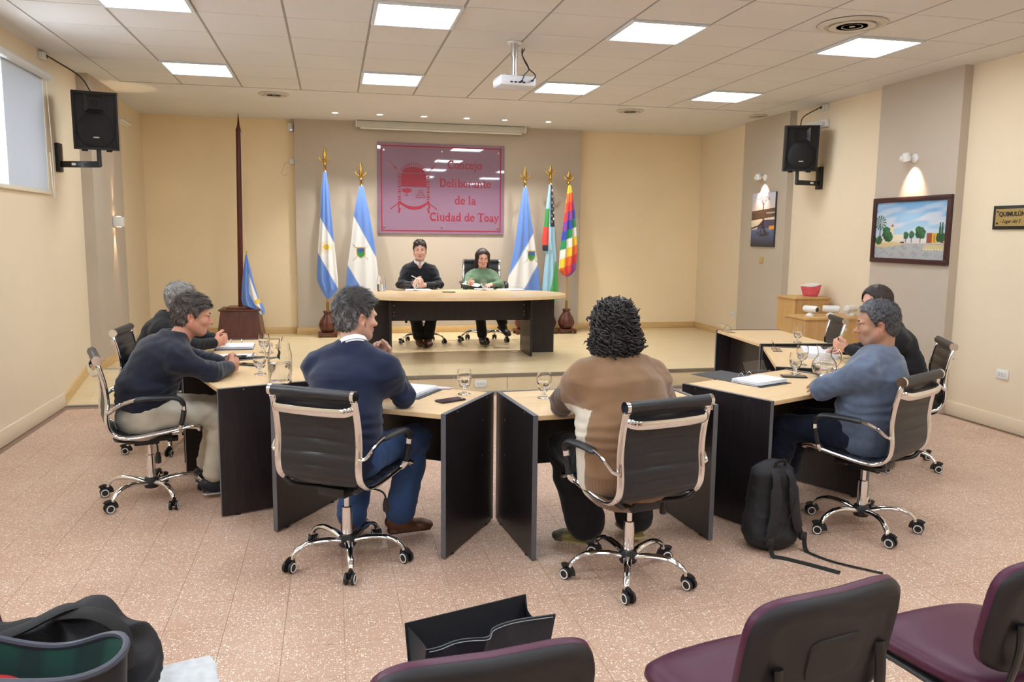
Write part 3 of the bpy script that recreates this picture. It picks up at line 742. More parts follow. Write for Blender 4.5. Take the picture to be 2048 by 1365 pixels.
def flagpole(x, ztip, zc_, rows_, colr, label, flab):
    p = empty('flag_stand', (x, YFL, STG), 0, label, 'flag', 'flag stands before the wall panel')
    def loc(o): o.location = (-x, -YFL, -STG); return o
    st = MB()
    for a, b_ in ((-1, -1), (-1, 1), (1, -1), (1, 1)): st.box((a*.105, b_*.105, .02), (.04, .04, .04), .008)
    st.box((0, 0, .05), (.26, .26, .03), .01).build('plinth', M_DARKWOOD, p)
    MB().lathe([(.05, .06), (.085, .075), (.115, .13), (.12, .17), (.1, .23), (.06, .29), (.045, .32), (.06, .345), (.055, .36)], 24, lobes=(12, .04)).build('base_urn', M_DARKWOOD, p)
    MB().cyl((0, 0, .34), (0, 0, .48), .02, n=12).build('socket', M_GOLD, p)
    MB().cyl((0, 0, .46), (0, 0, zc_-.12-STG), .0145, n=12).build('pole', M_POLE, p)
    f = empty_part = MB().lathe([(.017, -.13), (.017, -.06), (.024, -.045), (.016, -.03), (.02, 0), (.03, .015), (.012, .03)], 14, (0, 0, zc_-STG)).build('finial', M_GOLD, p)
    h = ztip-zc_
    MB().tube([(0, 0, zc_-STG+.02), (0, 0, zc_-STG+h*.38), (0, 0, ztip-STG)], [.016, .03, .002], 10, flat=(1, .4), up=(0, 1, 0)).build('spearhead', M_GOLD, f)
    cr = [(.07*math.sin(t), 0, zc_-STG+.055-.062*math.cos(t)) for t in np.linspace(-1.75, 1.75, 17)]
    MB().tube(cr, [.002+.011*math.cos(t)**.5 if abs(t) < 1.5 else .003 for t in np.linspace(-1.57, 1.57, 17)], 8, flat=(1, .5), up=(0, 1, 0)).build('crescent', M_GOLD, f)
    loc(flag('cloth', flab, rows_, colr, YFL-.02, p))
    MB().tube([(0, -.01, rows_[0][0]-STG+.03), (.018, -.02, rows_[0][0]-STG-.02), (.006, -.03, rows_[0][0]-STG-.05)], .006, 6).build('tie', M_WPLAST, p)
flagpole(-.075, 2.78, 2.585, F1, col_arg, 'blue and white flag with a golden sun on a brass tipped pole', 'blue white blue cloth with golden sun')
flagpole(.403, 2.60, 2.40, F2, col_f2, 'blue and white flag with a green and blue shield left of the plaque', 'blue white blue cloth with shield')
flagpole(2.705, 2.60, 2.42, F3, col_f3, 'blue and white flag with shield right of the plaque', 'blue white blue cloth with shield')
flagpole(3.08, 2.635, 2.49, F4, col_f4, 'narrow flag in pale blue, green, red and black', 'pale blue, green, red and black cloth')
flagpole(3.357, 2.565, 2.42, F5, col_f5, 'rainbow chequered flag on a pole at the panel edge', 'cloth of rainbow coloured squares')

# ---- mast on its pedestal with a small flag
pd = empty('mast_pedestal', (-1.2, 11.27, STG), 0, 'dark wooden tapered pedestal with a tall mast reaching the ceiling', 'flagpole')
def frustum(a, b_, z0, z1): return MB().add([(sx*s_, sy*s_, z) for z, s_ in ((z0, a), (z1, b_)) for sx, sy in ((-1, -1), (1, -1), (1, 1), (-1, 1))], [(0, 3, 2, 1), (4, 5, 6, 7), (0, 1, 5, 4), (1, 2, 6, 5), (2, 3, 7, 6), (3, 0, 4, 7)])
frustum(.29, .235, 0, .40).build('body', M_DARKWOOD, pd, 0)
MB().box((0, 0, .41), (.52, .52, .022), .006).build('top_board', M_DARKWOOD, pd); MB().box((.0, 0, .432), (.34, .34, .024), .006).build('top_step', wood('red wood', S(110, 56, 38), S(140, 78, 54), (6, 1, 6), .35), pd)
MB().tube([(0, 0, .44), (0.02, 0, 1.6), (.035, 0, 2.70), (.037, 0, 2.74), (.04, 0, 2.80), (.044, 0, 2.955)], [.036, .034, .03, .034, .017, .002], 14).build('mast', wood('mast wood', S(74, 28, 24), S(100, 44, 34), (8, 8, .8), .3), pd)
MB().cyl((.06, -.01, 2.71), (.085, -.01, 2.71), .012, n=10).build('pulley', M_STEEL, pd)
MB().tube([(.075, -.01, 2.7), (.07, -.02, 1.7), (.1, -.05, 1.2)], .0025, 5).build('halyard', M_WPLAST, pd)
sf = empty('small_flag', (-1.08, 11.12, STG+.42), 0, 'small drooping blue and white flag beside the mast on the pedestal', 'flag')
SFR = [(1.33, -1.105, -1.085), (1.15, -1.135, -1.05), (.95, -1.16, -1.01), (.75, -1.175, -.955), (.66, -1.16, -.9), (.60, -1.0, -.885), (.545, -.955, -.89)]
def col_sf(u, t, x, z):
    o = sel(len(u), (z-(.95-3.2*(x+1.03)), BLUE), (.73-2.2*(x+1.03)-z, BLUE), (-1.07-x, BLUE)); 
    r = np.hypot(x+.965, z-.72); o[r < .035] = YEL; o[(x > -.92) & (z < .68)] = BLUE; return o
o = flag('cloth', None, SFR, col_sf, 11.10, sf, 4, .05); o.location = (1.08, -11.12, -STG-.42)
MB().cyl((-.015, 0, -.0), (-.015, 0, .74), .006, n=8).build('stick', M_POLE, sf); MB().sph((-.015, 0, .745), .012).build('tip', M_GOLD, sf)

# ---- council sign: plum glass panel with emblem and lettering
sg = empty('council_sign', (1.55, YB-.155, 2.258), 0, 'large plum glass plaque with coat of arms and council name lettering', 'sign')
def sign_glass():
    nt = NT('plum glass'); nt.setb(Base__Color=S(142, 112, 138), Roughness=.03); nt.b.inputs['Specular IOR Level'].default_value = .9
    nt.b.inputs['Coat Weight'].default_value = .6; nt.b.inputs['Coat Roughness'].default_value = .02
    return nt.m
M_SG = sign_glass(); M_SR = plain('dark red print', S(150, 44, 64), .35, spec=.5)
MB().box((0, 0, 0), (1.82, .012, 1.27), .002).build('glass_panel', M_SG, sg, 0)
bd = MB()
for z in (-.59, .59): bd.box((0, -.0068, z), (1.70, .001, .018))
for x in (-.855, .855): bd.box((x, -.0068, 0), (.018, .001, 1.198))
bd.build('border', M_SR, sg, 0)
for x in (-.82, 0, .82):
    for z in (-.53, .53): MB().cyl((x, -.005, z), (x, -.02, z), .014, n=14).build('standoff', M_CHROME, sg)
RX90 = Matrix.Rotation(PI/2, 4, 'X')
SER = {'t': 0}
def lettering(body, size, x, z, parent, mat, y=-.0066, off=.006, shear=0., ext=.0006, rot=0, align='CENTER'):
    me = text_mesh(body, size, ext, off, shear, align); me.transform(RX90); me.materials.clear(); me.materials.append(mat)
    o = bpy.data.objects.new('lettering', me); COL.objects.link(o); o.parent = parent; o.location = (x, y, z); o.rotation_euler = (0, 0, rot); return o
# serif letters drawn as strokes: (x,y) polylines with widths, unit x-height = .66, cap = 1
def serif_text(body, size, parent, mat, x, z, y=-.0072, th=.0012):
    B, T = .19, .1       # thick, thin
    def arc(cx, cy, rx, ry, a0, a1, n=14): return [(cx+rx*math.cos(math.radians(lerp(a0, a1, k/n))), cy+ry*math.sin(math.radians(lerp(a0, a1, k/n)))) for k in range(n+1)]
    def foot(cx, yy, w_=.15): return ([(cx-w_, yy+.03), (cx+w_, yy+.03)], .06)
    G_ = {
     'C': (.82, [(arc(.46, .5, .34, .43, 48, 312), B), ([(.70, .72), (.70, .98)], .07), ([(.7, .04), (.72, .2)], .05)]),
     'D': (.86, [([(.18, 0), (.18, 1)], B), (arc(.36, .5, .36, .44, -90, 90), B), ([(.05, .965), (.4, .965)], .07), ([(.05, .035), (.4, .035)], .07)]),
     'T': (.80, [([(.4, 0), (.4, .95)], B), ([(.04, .95), (.76, .95)], .09), ([(.06, .76), (.06, .98)], .06), ([(.74, .76), (.74, .98)], .06), foot(.4, 0, .2)]),
     'o': (.62, [(arc(.31, .33, .225, .27, 0, 360, 20), .125)]),
     'e': (.60, [(arc(.31, .33, .225, .27, 8, 325, 18), .125), ([(.1, .36), (.52, .36)], .06)]),
     'c': (.55, [(arc(.31, .33, .225, .27, 50, 320, 16), .125), ([(.46, .5), (.46, .56)], .1)]),
     'n': (.70, [([(.16, 0), (.16, .63)], .13), (arc(.34, .40, .18, .2, 180, 0), .1), ([(.53, 0), (.53, .42)], .13), foot(.16, 0), foot(.53, 0), ([(.04, .63), (.18, .63)], .06)]),
     'u': (.70, [([(.16, .22), (.16, .66)], .13), (arc(.34, .24, .18, .2, 180, 360), .1), ([(.53, 0), (.53, .66)], .13), ([(.03, .63), (.18, .63)], .06), ([(.40, .63), (.55, .63)], .06), ([(.5, .03), (.66, .03)], .06)]),
     'j': (.34, [([(.18, .64), (.18, -.08)], .13), (arc(.03, -.1, .15, .16, 0, -110, 8), .1), ([(.06, .63), (.2, .63)], .06), (arc(.18, .86, .04, .04, 0, 360, 8), .09)]),
     'i': (.36, [([(.18, 0), (.18, .64)], .13), foot(.18, 0), ([(.06, .63), (.2, .63)], .06), (arc(.18, .86, .04, .04, 0, 360, 8), .09)]),
     'l': (.36, [([(.18, 0), (.18, 1)], .13), foot(.18, 0), ([(.06, .97), (.2, .97)], .06)]),
     'd': (.70, [(arc(.3, .33, .21, .27, 0, 360, 20), .115), ([(.53, 0), (.53, 1)], .13), ([(.40, .97), (.55, .97)], .06), ([(.5, .03), (.66, .03)], .06)]),
     'b': (.70, [(arc(.41, .33, .21, .27, 0, 360, 20), .115), ([(.17, 0), (.17, 1)], .13), ([(.05, .97), (.2, .97)], .06)]),
     'r': (.52, [([(.17, 0), (.17, .63)], .13), (arc(.33, .40, .17, .2, 180, 50, 8), .09), (arc(.43, .53, .035, .035, 0, 360, 8), .08), foot(.17, 0), ([(.05, .63), (.19, .63)], .06)]),
     'a': (.62, [(arc(.29, .45, .17, .17, 155, 0, 8), .09), ([(.46, .45), (.46, .06), (.6, .03)], .12), (arc(.27, .19, .16, .15, 0, 360, 16), .1)]),
     't': (.44, [([(.2, .12), (.2, .86)], .13), (arc(.31, .13, .11, .11, 180, 320, 8), .09), ([(.05, .63), (.40, .63)], .07)]),
     'y': (.64, [([(.1, .64), (.33, .06)], .13), ([(.54, .64), (.33, .06), (.22, -.2), (.1, -.22)], .08), foot(.1, .6, .1), foot(.54, .6, .1)]),
     ' ': (.36, [])}
    tot = sum(G_[ch][0] for ch in body)*size; cx = -tot/2; m = MB()
    if parent is None: return tot
    for ch in body:
        adv, strokes = G_[ch]
        for si, (pl, wd) in enumerate(strokes):
            wd = wd*1.28 if wd < .17 else wd
            for k in range(len(pl)-1):
                (x0, y0), (x1, y1) = pl[k], pl[k+1]; dx, dy = x1-x0, y1-y0; l = math.hypot(dx, dy) or 1; nx, ny = -dy/l*wd/2, dx/l*wd/2; ex, ey = dx/l*wd*.12, dy/l*wd*.12
                q = [(x0+nx-ex, y0+ny-ey), (x0-nx-ex, y0-ny-ey), (x1-nx+ex, y1-ny+ey), (x1+nx+ex, y1+ny+ey)]
                m.add([(cx+a*size, -th-.00025*si-.00002*k, (b_-.35)*size) for a, b_ in q], [(0, 1, 2, 3)])
        cx += adv*size
    o = m.build('lettering', mat, parent, 0, (x, y+.0006, z)); return o
for body, x_, z_ in (('Concejo', .33, .336), ('Deliberante', .34, .076), ('de la', .34, -.165), ('Ciudad de Toay', .33, -.405)):
    wid = serif_text(body, .118, None, None, 0, 0)
    cx_ = x_-wid/2
    for wd_ in body.split(' '):
        w1 = serif_text(wd_, .118, None, None, 0, 0); serif_text(wd_, .118, sg, M_SR, cx_+w1/2, z_); cx_ += w1+.36*.118
em = MB(); ey = -.0066
def flatpoly(m, P, y=ey, t=.0008):
    m.add([(p[0], y-t-.00002*len(m.f), p[1]) for p in P], [tuple(range(len(P)))])
def bar(m, p, q, w_): 
    d = Vector((q[0]-p[0], q[1]-p[1])); l = d.length; nx, ny = -d.y/l*w_/2, d.x/l*w_/2
    flatpoly(m, [(p[0]+nx, p[1]+ny), (p[0]-nx, p[1]-ny), (q[0]-nx, q[1]-ny), (q[0]+nx, q[1]+ny)])
ECX = -.40
flatpoly(em, [(ECX-.18, .215), (ECX+.18, .215), (ECX+.18, .035), (ECX-.18, .035)])          # upper field
for k in range(15):                                                                        # rising sun
    a = math.radians(8+164*k/14); bar(em, (ECX+.10*math.cos(a)*1.35, .225+.095*math.sin(a)), (ECX+.15*math.cos(a)*1.25, .225+.145*math.sin(a)), .012)
flatpoly(em, [(ECX+.155*math.cos(math.radians(t)), .222+.085*math.sin(math.radians(t))) for t in range(0, 181, 12)])
for sx in (-1, 1):
    for k in range(12): bar(em, (ECX+sx*.205-.02, .2-.035*k), (ECX+sx*.205+.02, .205-.035*k), .022 if k % 2 else .012)   # bundles
    bar(em, (ECX+sx*.20, .22), (ECX+sx*.36, .40), .007); flatpoly(em, [(ECX+sx*.26-.013, .285), (ECX+sx*.26, .27), (ECX+sx*.26+.013, .285), (ECX+sx*.26, .315)])  # lances
    bar(em, (ECX+sx*.2, -.19), (ECX+sx*.33, -.285), .012); bar(em, (ECX+sx*.205, -.19), (ECX+sx*.22, -.27), .022); bar(em, (ECX+sx*.2, -.27), (ECX+sx*.215, -.34), .026)
bar(em, (ECX-.21, .03), (ECX+.21, .03), .006)
cv = [(ECX+x, -.19-.075*(1-(x/.2)**2)) for x in np.linspace(-.2, .2, 15)]                   # ribbon
flatpoly(em, [(p[0], p[1]+.016) for p in cv]+[(p[0], p[1]-.016-.012*(1-((p[0]-ECX)/.2)**2)) for p in cv[::-1]])
tx, tz = ECX-.10, -.03                                                                      # tree
flatpoly(em, [(tx+.07*math.cos(t)*(1+.12*math.cos(7*t)), tz+.005+.032*math.sin(t)*(1+.1*math.cos(5*t))) for t in np.linspace(0, 2*PI, 40)[:-1]]); bar(em, (tx, tz), (tx, tz-.065), .014); bar(em, (tx-.025, tz-.066), (tx+.025, tz-.066), .006)
rx, rz = ECX+.095, -.12                                                                     # railway
for s_ in (-1, 1): bar(em, (rx+s_*.07, rz), (rx+s_*.012, rz+.105), .006)
for k in range(4): bar(em, (rx-.07+.016*k, rz+.004+.03*k), (rx+.07-.016*k, rz+.004+.03*k), .006)
em.build('coat_of_arms', M_SR, sg, 0)

# ---- projection screen case
sc_ = empty('projection_screen', (1.55, YB-.24, 3.12), 0, 'rolled up white projection screen case under the ceiling above the plaque', 'screen')
MB().box((0, 0, 0), (2.38, .085, .09), .02).build('case', plain('screen case', S(206, 204, 196), .4), sc_)
for x in (-1.195, 1.195): MB().box((x, 0, 0), (.02, .09, .095), .006).build('end_cap', M_WPLAST, sc_)
MB().tube([(-1.14, -.01, -.055), (1.14, -.01, -.055)], .014, 10).build('bottom_bar', M_WPLAST, sc_)
# ---- ceiling projector
pj = empty('projector', (1.47, 6.62, 2.85), math.radians(5), 'white projector hung from the ceiling with black cables', 'projector')
MB().box((0, 0, 0), (.30, .24, .085), .022).build('body', plain('projector shell', S(222, 224, 232), .35), pj)
MB().cyl((.06, .1, .0), (.06, .135, .0), .03, n=18).build('lens', M_BPLAST, pj)
MB().cyl((0, 0, .04), (0, 0, .2), .022, n=14).build('mount_tube', M_STEEL, pj); MB().cyl((0, 0, .2), (0, 0, ZC-2.85), .03, n=14).build('ceiling_tube', M_STEEL, pj)
MB().lathe([(.06, ZC-2.85-.012), (.06, ZC-2.85)], 20).build('ceiling_plate', M_WPLAST, pj)
for a in range(4): MB().tube([(0, 0, .055), (.1*math.cos(a*PI/2+.7), .08*math.sin(a*PI/2+.7), .05)], .006, 6).build('bracket_arm', M_BMETAL, pj)
for k, (ex, ez) in enumerate(((.02, -.01), (.11, 0))):
    MB().tube(smoothpath([(.13+.02*k, .2, ZC-2.85-.001), (.1, .1, .24), (.09, -.1, .1), (ex+.02, -.15, .04), (ex, -.14, ez)], 5), .005, 6).build('cable', M_BPLAST, pj)
    MB().cyl((ex, -.12, ez), (ex, -.15, ez), .009, n=10).build('plug', M_BPLAST, pj)
for k in range(4): MB().box((-.06+.035*k, -.1205, -.015), (.02, .003, .012)).build('port', M_BPLAST, pj, 0)

# ---- wall speakers on brackets
M_SPK = plain('speaker shell', S(17, 17, 21), .6, noise=.1, nscale=120, bumps=.05); M_GRILL = plain('speaker grille', S(14, 14, 19), .7, bumps=.3, nscale=300)
def speaker(loc, rz, wallx, wally, label, tilt=8):
    s_ = empty('loudspeaker', loc, rz, label, 'speaker', 'wall speakers'); s_.rotation_euler = (math.radians(tilt), 0, rz)
    w2, h2, d = .185, .255, .28
    MB().prism([(-w2, -.0), (w2, -.0), (w2, .1), (.12, d), (-.12, d), (-w2, .1)], -h2, h2).build('cabinet', M_SPK, s_, 25)
    fr = MB()
    for x in (-w2+.012, w2-.012): fr.box((x, -.01, 0), (.024, .03, h2*2), .006)
    for z in (-h2+.012, h2-.012): fr.box((0, -.01, z), (w2*2, .03, .024), .006)
    fr.build('front_frame', M_SPK, s_)
    MB().lathe([(.155, 0), (.155, .012), (.14, .022), (.05, .028), (.003, .029)], 36, (0, -.0, -.085), Matrix.Rotation(PI/2, 3, 'X')).build('woofer_grille', M_GRILL, s_)
    hn = MB().add([(-.085, -.012, .235), (.085, -.012, .235), (.085, -.012, .075), (-.085, -.012, .075), (-.03, .03, .19), (.03, .03, .19), (.03, .03, .12), (-.03, .03, .12)], [(0, 1, 5, 4), (1, 2, 6, 5), (2, 3, 7, 6), (3, 0, 4, 7), (4, 5, 6, 7)])
    hn.v = [(x, y-.014, z) for x, y, z in hn.v]
    hn.build('horn', M_BPLAST, s_, 0); MB().box((0, -.031, -.145), (.05, .004, .012), .001).build('badge', M_STEEL, s_)
    MB().box((0, -.0265, .155), (.05, .005, .05), .002).build('horn_throat', M_GRILL, s_)
    for x in (-.1, .1): MB().box((x, .05, -h2-.008), (.05, .05, .016), .004).build('foot', M_BPLAST, s_)
    # bracket in wall orientation
    br = empty('speaker_bracket', (wallx, wally, loc[2]), 0, 'black steel wall bracket holding the '+('left' if rz > 0 else 'right')+' wall speaker' if False else ('black steel bracket under the speaker beside the window' if wallx < 0 else 'black steel bracket under the speaker beside the framed canvas'), 'bracket')
    sg_ = 1 if wallx < 0 else -1
    MB().box((sg_*.02, 0, -.32), (.04, .1, .26), .006).build('wall_plate', M_BMETAL, br)
    dx, dy = loc[0]-wallx, loc[1]+.06-wally
    dirv = Vector((dx, dy, 0)); L = dirv.length; R = rotz(math.atan2(dy, dx))
    MB().box((dx/2, dy/2, -.38), (L, .05, .055), .006, R).build('arm', M_BMETAL, br); MB().cyl((dx, dy, -.4), (dx, dy, -.25), .02, n=12).build('post', M_BMETAL, br)
    MB().box((dx*.45, dy*.45-.026, -.38), (.06, .003, .022)).build('sticker', M_WPLAST, br, 0)
    return s_
speaker((-2.06, 8.10, 2.60), math.radians(13), XL, 8.28, 'black speaker on the left wall beside the blind covered window', 6)
speaker((5.26, 8.50, 2.64), math.radians(-22), XR, 8.62, 'black speaker on the right wall between the two picture pillars', 4)
def wire(name, pts, r, mat, label, cat): return tag(MB().tube(smoothpath(pts, 6), r, 6).build(name, mat), label, cat)
wire('speaker_cable', [(XL+.03, 8.02, 3.14), (XL+.1, 8.1, 3.1), (XL+.28, 8.14, 2.98), (XL+.35, 8.22, 2.83)], .006, M_BPLAST, 'black cable dropping to the speaker beside the window', 'cable')
wire('speaker_cable', [(XR-.03, 8.62, 3.14), (XR-.12, 8.6, 3.1), (XR-.28, 8.62, 3.0), (XR-.3, 8.62, 2.86)], .006, M_BPLAST, 'black cable dropping to the speaker on the right wall', 'cable')
for x, y, lb in ((XL+.022, 7.98, 'small white junction box at the ceiling above the window speaker'), (XR-.022, 8.58, 'small white junction box at the ceiling above the right wall speaker')):
    j = empty('junction_box', (x, y, 3.12), 0, lb, 'junction box'); MB().box((0, 0, 0), (.044, .09, .06), .006).build('box', M_WPLAST, j); MB().box((0, .06, .01), (.05, .04, .03), .006).build('plug', M_BPLAST, j)

# ---- emergency lights (white battens)
def batten(x, y, z, L_, sg_, label):
    e = empty('emergency_light', (x, y, z), 0, label, 'wall light')
    MB().box((sg_*.022, 0, 0), (.044, L_, .085), .01).build('housing', M_WPLAST, e); MB().tube([(sg_*.062, -L_*.46, -.005), (sg_*.062, L_*.46, -.005)], .024, 14).build('tube_cover', plain('frosted cover', S(226, 226, 220), .25), e)
batten(XL, 10.62, 2.92, .55, 1, 'white tube emergency light on the left wall beyond the speaker')
batten(XR, 8.82, 2.94, .62, -1, 'white tube emergency light on the right wall behind the speaker')
# ---- up and down sconce, left pillar
sn = empty('light_sconce', (PLX, 9.72, 1.72), 0, 'white box sconce shining up and down on the left pillar', 'wall lamp')
MB().box((.05, 0, 0), (.1, .11, .11), .012).build('housing', M_WPLAST, sn)
M_WARM = emis('warm lamp', (1, .72, .42, 1), 25.0)
for s_ in (-1, 1):
    MB().cyl((.05, 0, s_*.0553), (.05, 0, s_*.057), .022, n=14).build('lamp', M_WARM, sn)
    ld = bpy.data.lights.new('sconce_lamp', 'SPOT'); ld.energy = 22; ld.color = (1, .68, .36); ld.spot_size = math.radians(34); ld.spot_blend = .6; ld.shadow_soft_size = .008
    lo = bpy.data.objects.new('sconce_beam', ld); COL.objects.link(lo); lo.parent = sn; lo.location = (.035, 0, s_*.062); lo.rotation_euler = (0 if s_ < 0 else PI, math.radians(4)*1, 0)
# ---- picture spot lamps on the right pillars
def picture_spot(y, z, label):
    p = empty('picture_spot', (PX, y, z), 0, label, 'wall lamp', 'picture spots on the right pillars')
    MB().lathe([(.045, 0), (.045, .012), (.03, .025), (.012, .03)], 20, (0, 0, 0), Matrix.Rotation(-PI/2, 3, 'Y')).build('wall_rose', M_WPLAST, p)
    MB().tube([(-.02, 0, 0), (-.07, 0, .01), (-.1, 0, .0)], .009, 8).build('arm', M_WPLAST, p)
    MB().lathe([(.02, .05), (.032, .045), (.036, .01), (.037, -.03), (.033, -.032)], 18, (-.1, -.0, 0), Matrix.Rotation(math.radians(-14), 3, 'Y')).build('head', M_WPLAST, p)
    MB().sph((-.092, .06, .0), .034, 14, 10).build('joint_cap', M_WPLAST, p)
    MB().lathe([(.03, -.026), (.028, -.03), (.004, -.031)], 14, (-.1, 0, 0), Matrix.Rotation(math.radians(-14), 3, 'Y')).build('lamp', emis('halogen lamp', (1, .8, .62, 1), 40.), p)
    ld = bpy.data.lights.new('picture_spot_lamp', 'SPOT'); ld.energy = 34; ld.color = (1, .64, .46); ld.spot_size = math.radians(78); ld.spot_blend = .85; ld.shadow_soft_size = .012
    lo = bpy.data.objects.new('picture_spot_beam', ld); COL.objects.link(lo); lo.parent = p; lo.location = (-.093, 0, -.045); lo.rotation_euler = (0, math.radians(-26)*-1*-1, 0)
picture_spot(6.93, 2.40, 'white spot lamp above the framed street painting'); picture_spot(9.72, 2.40, 'white spot lamp above the tree canvas')

# ---- pictures (flat prints painted point by point on a fine mesh)
def picture(parent, name, hw_, hh_, nu, nv, fn, x=-.004):
    m = MB().grid(lambda u, v: (x, (0.5-u)*2*hw_, (v-.5)*2*hh_), nu, nv); o = m.build(name, vcol('printed picture', .55), parent, 0)
    def f(co):
        u = .5-co[:, 1]/(2*hw_); v = co[:, 2]/(2*hh_)+.5; return fn(u, v)
    paint(o.data, f); return o
def nz2(u, v, f, s0=0.):
    return (np.sin(u*f+s0)+np.sin(v*f*1.3+1.7*s0+np.sin(u*f*.7)*1.3)+np.sin((u+v)*f*.8+s0*2.1+np.sin(v*f)*.9)+np.sin((u-v)*f*1.7+.5))/4
def C3(*c): return np.array(S(*c)[:3])
def street(u, v):
    n = len(u); o = np.zeros((n, 3)); t = clip01((v-.4)/.6)[:, None]
    o[:] = lerp(C3(170, 205, 228), C3(112, 166, 214), t)
    cl = clip01((nz2(u*1.0, v*2.6, 9, .4)+.15)*2.2)*clip01(1.3-abs(v-.68)*3); o = lerp(o, C3(206, 212, 222), (cl*.8)[:, None])
    hz = v < .36; o[hz] = C3(214, 206, 196)
    road = v < .28; o[road] = C3(168, 172, 174); o = np.where((road & (nz2(u*3, v*3, 14, 2.) > .25))[:, None], C3(154, 158, 164), o)
    isl = (v < .285-.02*np.cos(u*9)) & (v > .19+.11*abs(u-.13)*2.0) & (u < .5) & (v < .30-.1*(u-.2)); o[isl] = C3(206, 184, 134)
    isr = (v < .255) & (v > .165+.0*u) & (u > .70+.25*(v-.16)) & (u < 1); o[isr] = C3(202, 188, 140)
    o[(v < .178) & (v > .162) & (u > .70) & (np.sin(u*160) > .1)] = C3(232, 226, 216)
    def blk(u0, u1, v0, v1, c): o[(u > u0) & (u < u1) & (v > v0) & (v < v1)] = c
    blk(.28, .42, .32, .42, C3(226, 214, 190)); blk(.235, .275, .32, .56, C3(228, 208, 160)); o[(v > .56) & (v < .62-abs(u-.255)*2.2) & (abs(u-.255) < .03)] = C3(170, 90, 70)
    blk(.42, .66, .29, .36, C3(204, 204, 208)); blk(.68, .755, .30, .38, C3(210, 214, 216)); blk(.745, .815, .285, .45, C3(150, 78, 52)); blk(.815, .885, .285, .45, C3(216, 172, 46))
    blk(.84, .85, .3, .42, C3(120, 84, 40)); blk(.385, .44, .275, .30, C3(40, 52, 60)); blk(.93, .97, .28, .31, C3(176, 60, 60))
    def blob(cx, cy, rx_, ry_, c, f=40):
        d = np.hypot((u-cx)/rx_, (v-cy)/ry_)+.22*nz2(u, v, f, cx*9); m = d < 1; o[m] = c; o[m & (nz2(u, v, 70, cx*5) > .2)] = c*1.5; o[m & ((u-cx)/rx_+(v-cy)/ry_ < -.5)] = c*.6
    G1 = C3(46, 96, 58)
    for cx, cy, rx_, ry_ in ((.06, .32, .05, .08), (.17, .44, .06, .13), (.22, .38, .05, .09), (.46, .41, .035, .065), (.54, .42, .036, .07), (.66, .46, .068, .115), (.90, .38, .03, .07), (.955, .38, .035, .08), (.0, .32, .03, .06)): blob(cx, cy, rx_, ry_, G1)
    for cx in (.915, .945): o[(abs(u-cx) < .014*(1-(v-.3)/.36)+.006) & (v > .3) & (v < .64-abs(cx-.93))] = G1*.7
    for cx, v1 in ((.07, .62), (.66, .4), (.46, .38), (.54, .38)): o[(abs(u-cx) < .006) & (v > .28) & (v < v1)] = C3(84, 66, 50)
    px, pz = .07, .64; a = np.arctan2((v-pz)*1.0, (u-px)*1.45); r = np.hypot((u-px)*1.45, v-pz+.25*((u-px)*1.45)**2*4)
    o[(r < .13) & (np.cos(a*13) > -.1)] = C3(50, 84, 60); o[(r < .13) & (np.cos(a*13) > .75)] = C3(92, 120, 80)
    return o
pt = empty('framed_painting', (PX, 6.93, 1.71), 0, 'street scene painting with palm and yellow building in a dark frame', 'painting')
PWH, PHH = .545, .325
picture(pt, 'canvas', PWH-.045, PHH-.045, 200, 126, street, -.014)
fm = MB()
for z in (-1, 1): fm.box((-.016, 0, z*(PHH-.024)), (.034, PWH*2, .048), .006)
for y in (-1, 1): fm.box((-.016, y*(PWH-.024), 0), (.034, .048, PHH*2-.09), .006)
fm.build('frame', wood('dark plum frame', S(54, 26, 28), S(72, 36, 36), (3, 3, 3), .35), pt)
def treepic(u, v):
    n = len(u); o = np.zeros((n, 3)); t = v[:, None]
    sky = lerp(C3(226, 214, 214), C3(214, 220, 240), clip01((t-.7)/.3)); o[:] = sky
    low = v < .52; o[low] = lerp(C3(206, 204, 196), C3(240, 226, 196), clip01((v[low, None]-.3)/.2))
    bank = (v < .69+.05*(u-.5)) & (v > .52+.06*(u-.5)); o[bank] = C3(92, 74, 60); o[bank & (nz2(u, v, 60, 1) > .2)] = C3(120, 98, 78)
    o[bank & (abs(v-.60-.03*u) < .012) & (u > .65)] = C3(200, 186, 176)
    dk = (v < .50) & (v > .30+.1*(u-.5)) & (u > .52-.25*np.sin((.5-v)*9)); o[dk] = C3(84, 78, 104)
    o[(v < .31+.05*u)] = lerp(C3(96, 110, 148), C3(44, 42, 40), clip01((.30-v[(v < .31+.05*u), None])/.3))
    o[(u > .78) & (abs(v-.30-.06*u) < .035)] = C3(226, 160, 70)
    def br(x0, y0, ang, ln, w_, dep, up):
        x1, y1 = x0+ln*math.cos(ang)*.9, y0+ln*math.sin(ang)*.42; dx, dy = x1-x0, (y1-y0); L2 = dx*dx+(dy*2.4)**2
        tt = clip01(((u-x0)*dx+(v-y0)*dy*5.76)/L2); d = np.hypot(u-x0-tt*dx, (v-y0-tt*dy)*2.4); o[d < w_] = C3(74, 56, 58) if up else C3(48, 40, 40)
        if dep:
            for q in (-.45, .38, .08): br(x1, y1, ang+q*(1.1 if up else 1)+.1*math.sin(x1*50), ln*.68, w_*.62, dep-1, up)
    br(.5, .66, PI/2, .26, .022, 4, True); br(.52, .52, -PI/2, .3, .03, 4, False); br(.5, .42, PI+.35, .5, .03, 2, False)
    return o
cv_ = empty('tree_canvas', (PX, 9.69, 1.855), 0, 'tall narrow canvas photo of a bare tree mirrored in water', 'picture')
MB().box((-.012, 0, 0), (.024, .58, .70), .003).build('stretcher', plain('canvas edge', S(60, 56, 60), .7), cv_); picture(cv_, 'print', .288, .348, 100, 190, treepic, -.0255)
